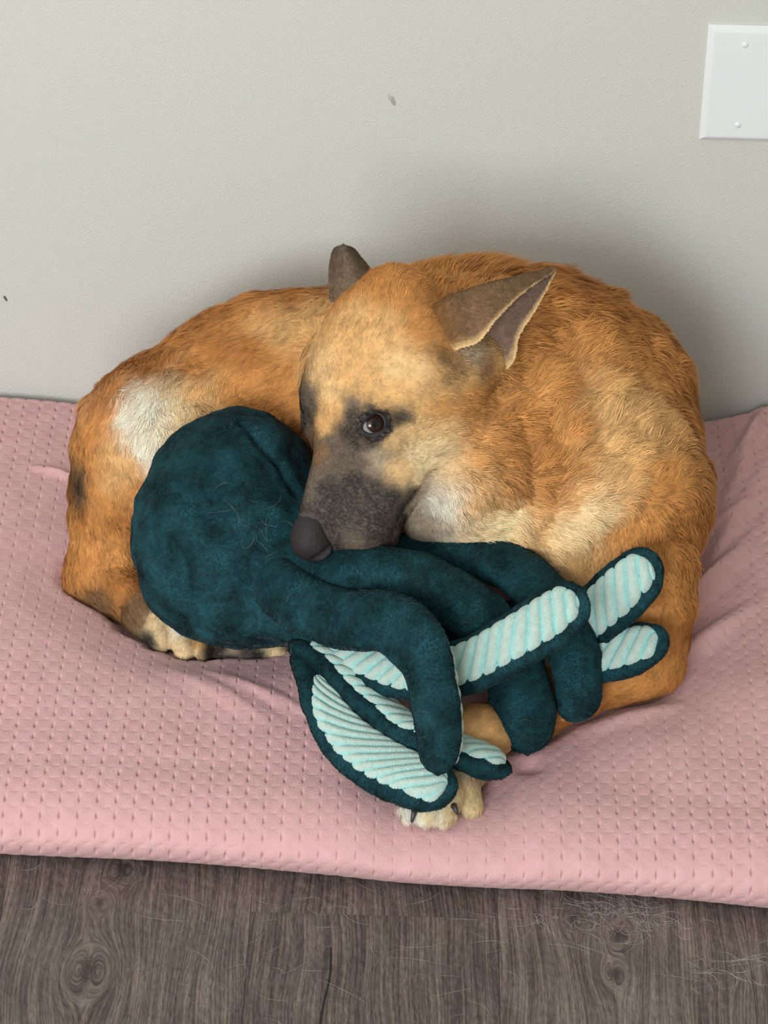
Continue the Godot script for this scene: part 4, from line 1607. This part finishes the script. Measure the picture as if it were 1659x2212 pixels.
func shed_hair() -> void:
	var v := PackedVector3Array()
	var idx := PackedInt32Array()
	# the tangle that drifted against the bed, and loose hairs on the boards: pixel centre, spread in metres, count, length
	for c in [[1330, 1955, 0.022, 50, 0.04], [1400, 1995, 0.016, 44, 0.035], [1210, 1985, 0.026, 40, 0.03], [1560, 2095, 0.018, 24, 0.04], [1620, 2075, 0.012, 14, 0.04], [760, 1945, 0.030, 14, 0.05], [900, 2080, 0.09, 30, 0.05], [560, 2150, 0.12, 12, 0.05], [300, 1990, 0.08, 8, 0.05], [1250, 2140, 0.12, 12, 0.05], [80, 1880, 0.02, 4, 0.04]]:
		var o := down(c[0], c[1], 0.0)
		for i in int(c[3]):
			var p := o + Vector3(rng.randfn(0.0, c[2]), 0, rng.randfn(0.0, c[2] * 0.35))
			if p.z < 0.66: p.z = 0.66 + rng.randf() * 0.05
			strand(v, idx, wisp(p, rng.randf_range(-0.5, 0.5) + (PI if rng.randf() < 0.5 else 0.0) if c[2] > 0.05 else rng.randf() * TAU, c[4] * rng.randf_range(0.4, 1.2), rng.randf_range(-1.2, 1.2), on_floor), 0.00015 if c[2] < 0.03 else 0.00010)
	var mat := flat_mat(lin(0.44, 0.40, 0.36), 0.5)
	var o1 := put("shed_hair", to_mesh(v, idx), mat)
	tag(o1, "loose pale dog hair drifted on the floorboards along the bed", "hair", "", "stuff")
	v = PackedVector3Array()
	idx = PackedInt32Array()
	for c in [[950, 1790, 0.03, 26, 0.03], [1080, 1700, 0.03, 14, 0.03], [300, 1560, 0.06, 9, 0.05], [1350, 1700, 0.10, 16, 0.04], [500, 1700, 0.10, 8, 0.05], [860, 1690, 0.02, 6, 0.04], [120, 1700, 0.05, 4, 0.04]]:
		var o := down(c[0], c[1], 0.06)
		for i in int(c[3]):
			var p := o + Vector3(rng.randfn(0.0, c[2]), 0, rng.randfn(0.0, c[2] * 0.5))
			p.z = minf(p.z, front_z(p.x) - 0.002)
			strand(v, idx, wisp(p, rng.randf() * TAU, c[4] * rng.randf_range(0.5, 1.2), rng.randf_range(-1.0, 1.0), on_bed), 0.00012)
	var o2 := put("shed_hair", to_mesh(v, idx), mat)
	o2.name = "shed_hair_001"
	tag(o2, "loose pale dog hairs scattered on the pink knit cover", "hair", "", "stuff")
	v = PackedVector3Array()
	idx = PackedInt32Array()
	for c in [[570, 1130, 80, 9, 70], [480, 1080, 110, 4, 60], [620, 1260, 80, 4, 50], [960, 1260, 70, 5, 60], [940, 1560, 40, 4, 50], [760, 1640, 50, 4, 40], [1140, 1540, 40, 3, 40]]:
		for i in int(c[3]):
			var px: float = c[0] + rng.randfn(0.0, c[2] * 0.5)
			var py: float = c[1] + rng.randfn(0.0, c[2] * 0.5)
			var a := rng.randf() * TAU
			var bend := rng.randf_range(-0.5, 0.5)
			var path := PackedVector3Array()
			var before := Vector3.INF
			for k in 9:
				var q := hit(px, py, toy_all)
				if not q.is_finite() or (before.is_finite() and q.distance_to(before) > 0.02): break
				path.append(q - ray(px, py) * 0.0035)
				before = q
				a += bend * 0.6 + rng.randfn(0.0, 0.3)
				px += cos(a) * c[4] / 9.0
				py += sin(a) * c[4] / 9.0
			if path.size() > 3: strand(v, idx, curve(Array(path), path.size() * 3), 0.00006)
	var o3 := put("shed_hair_002", to_mesh(v, idx), mat)
	tag(o3, "loose pale dog hairs clinging to the plush octopus", "hair", "", "stuff")
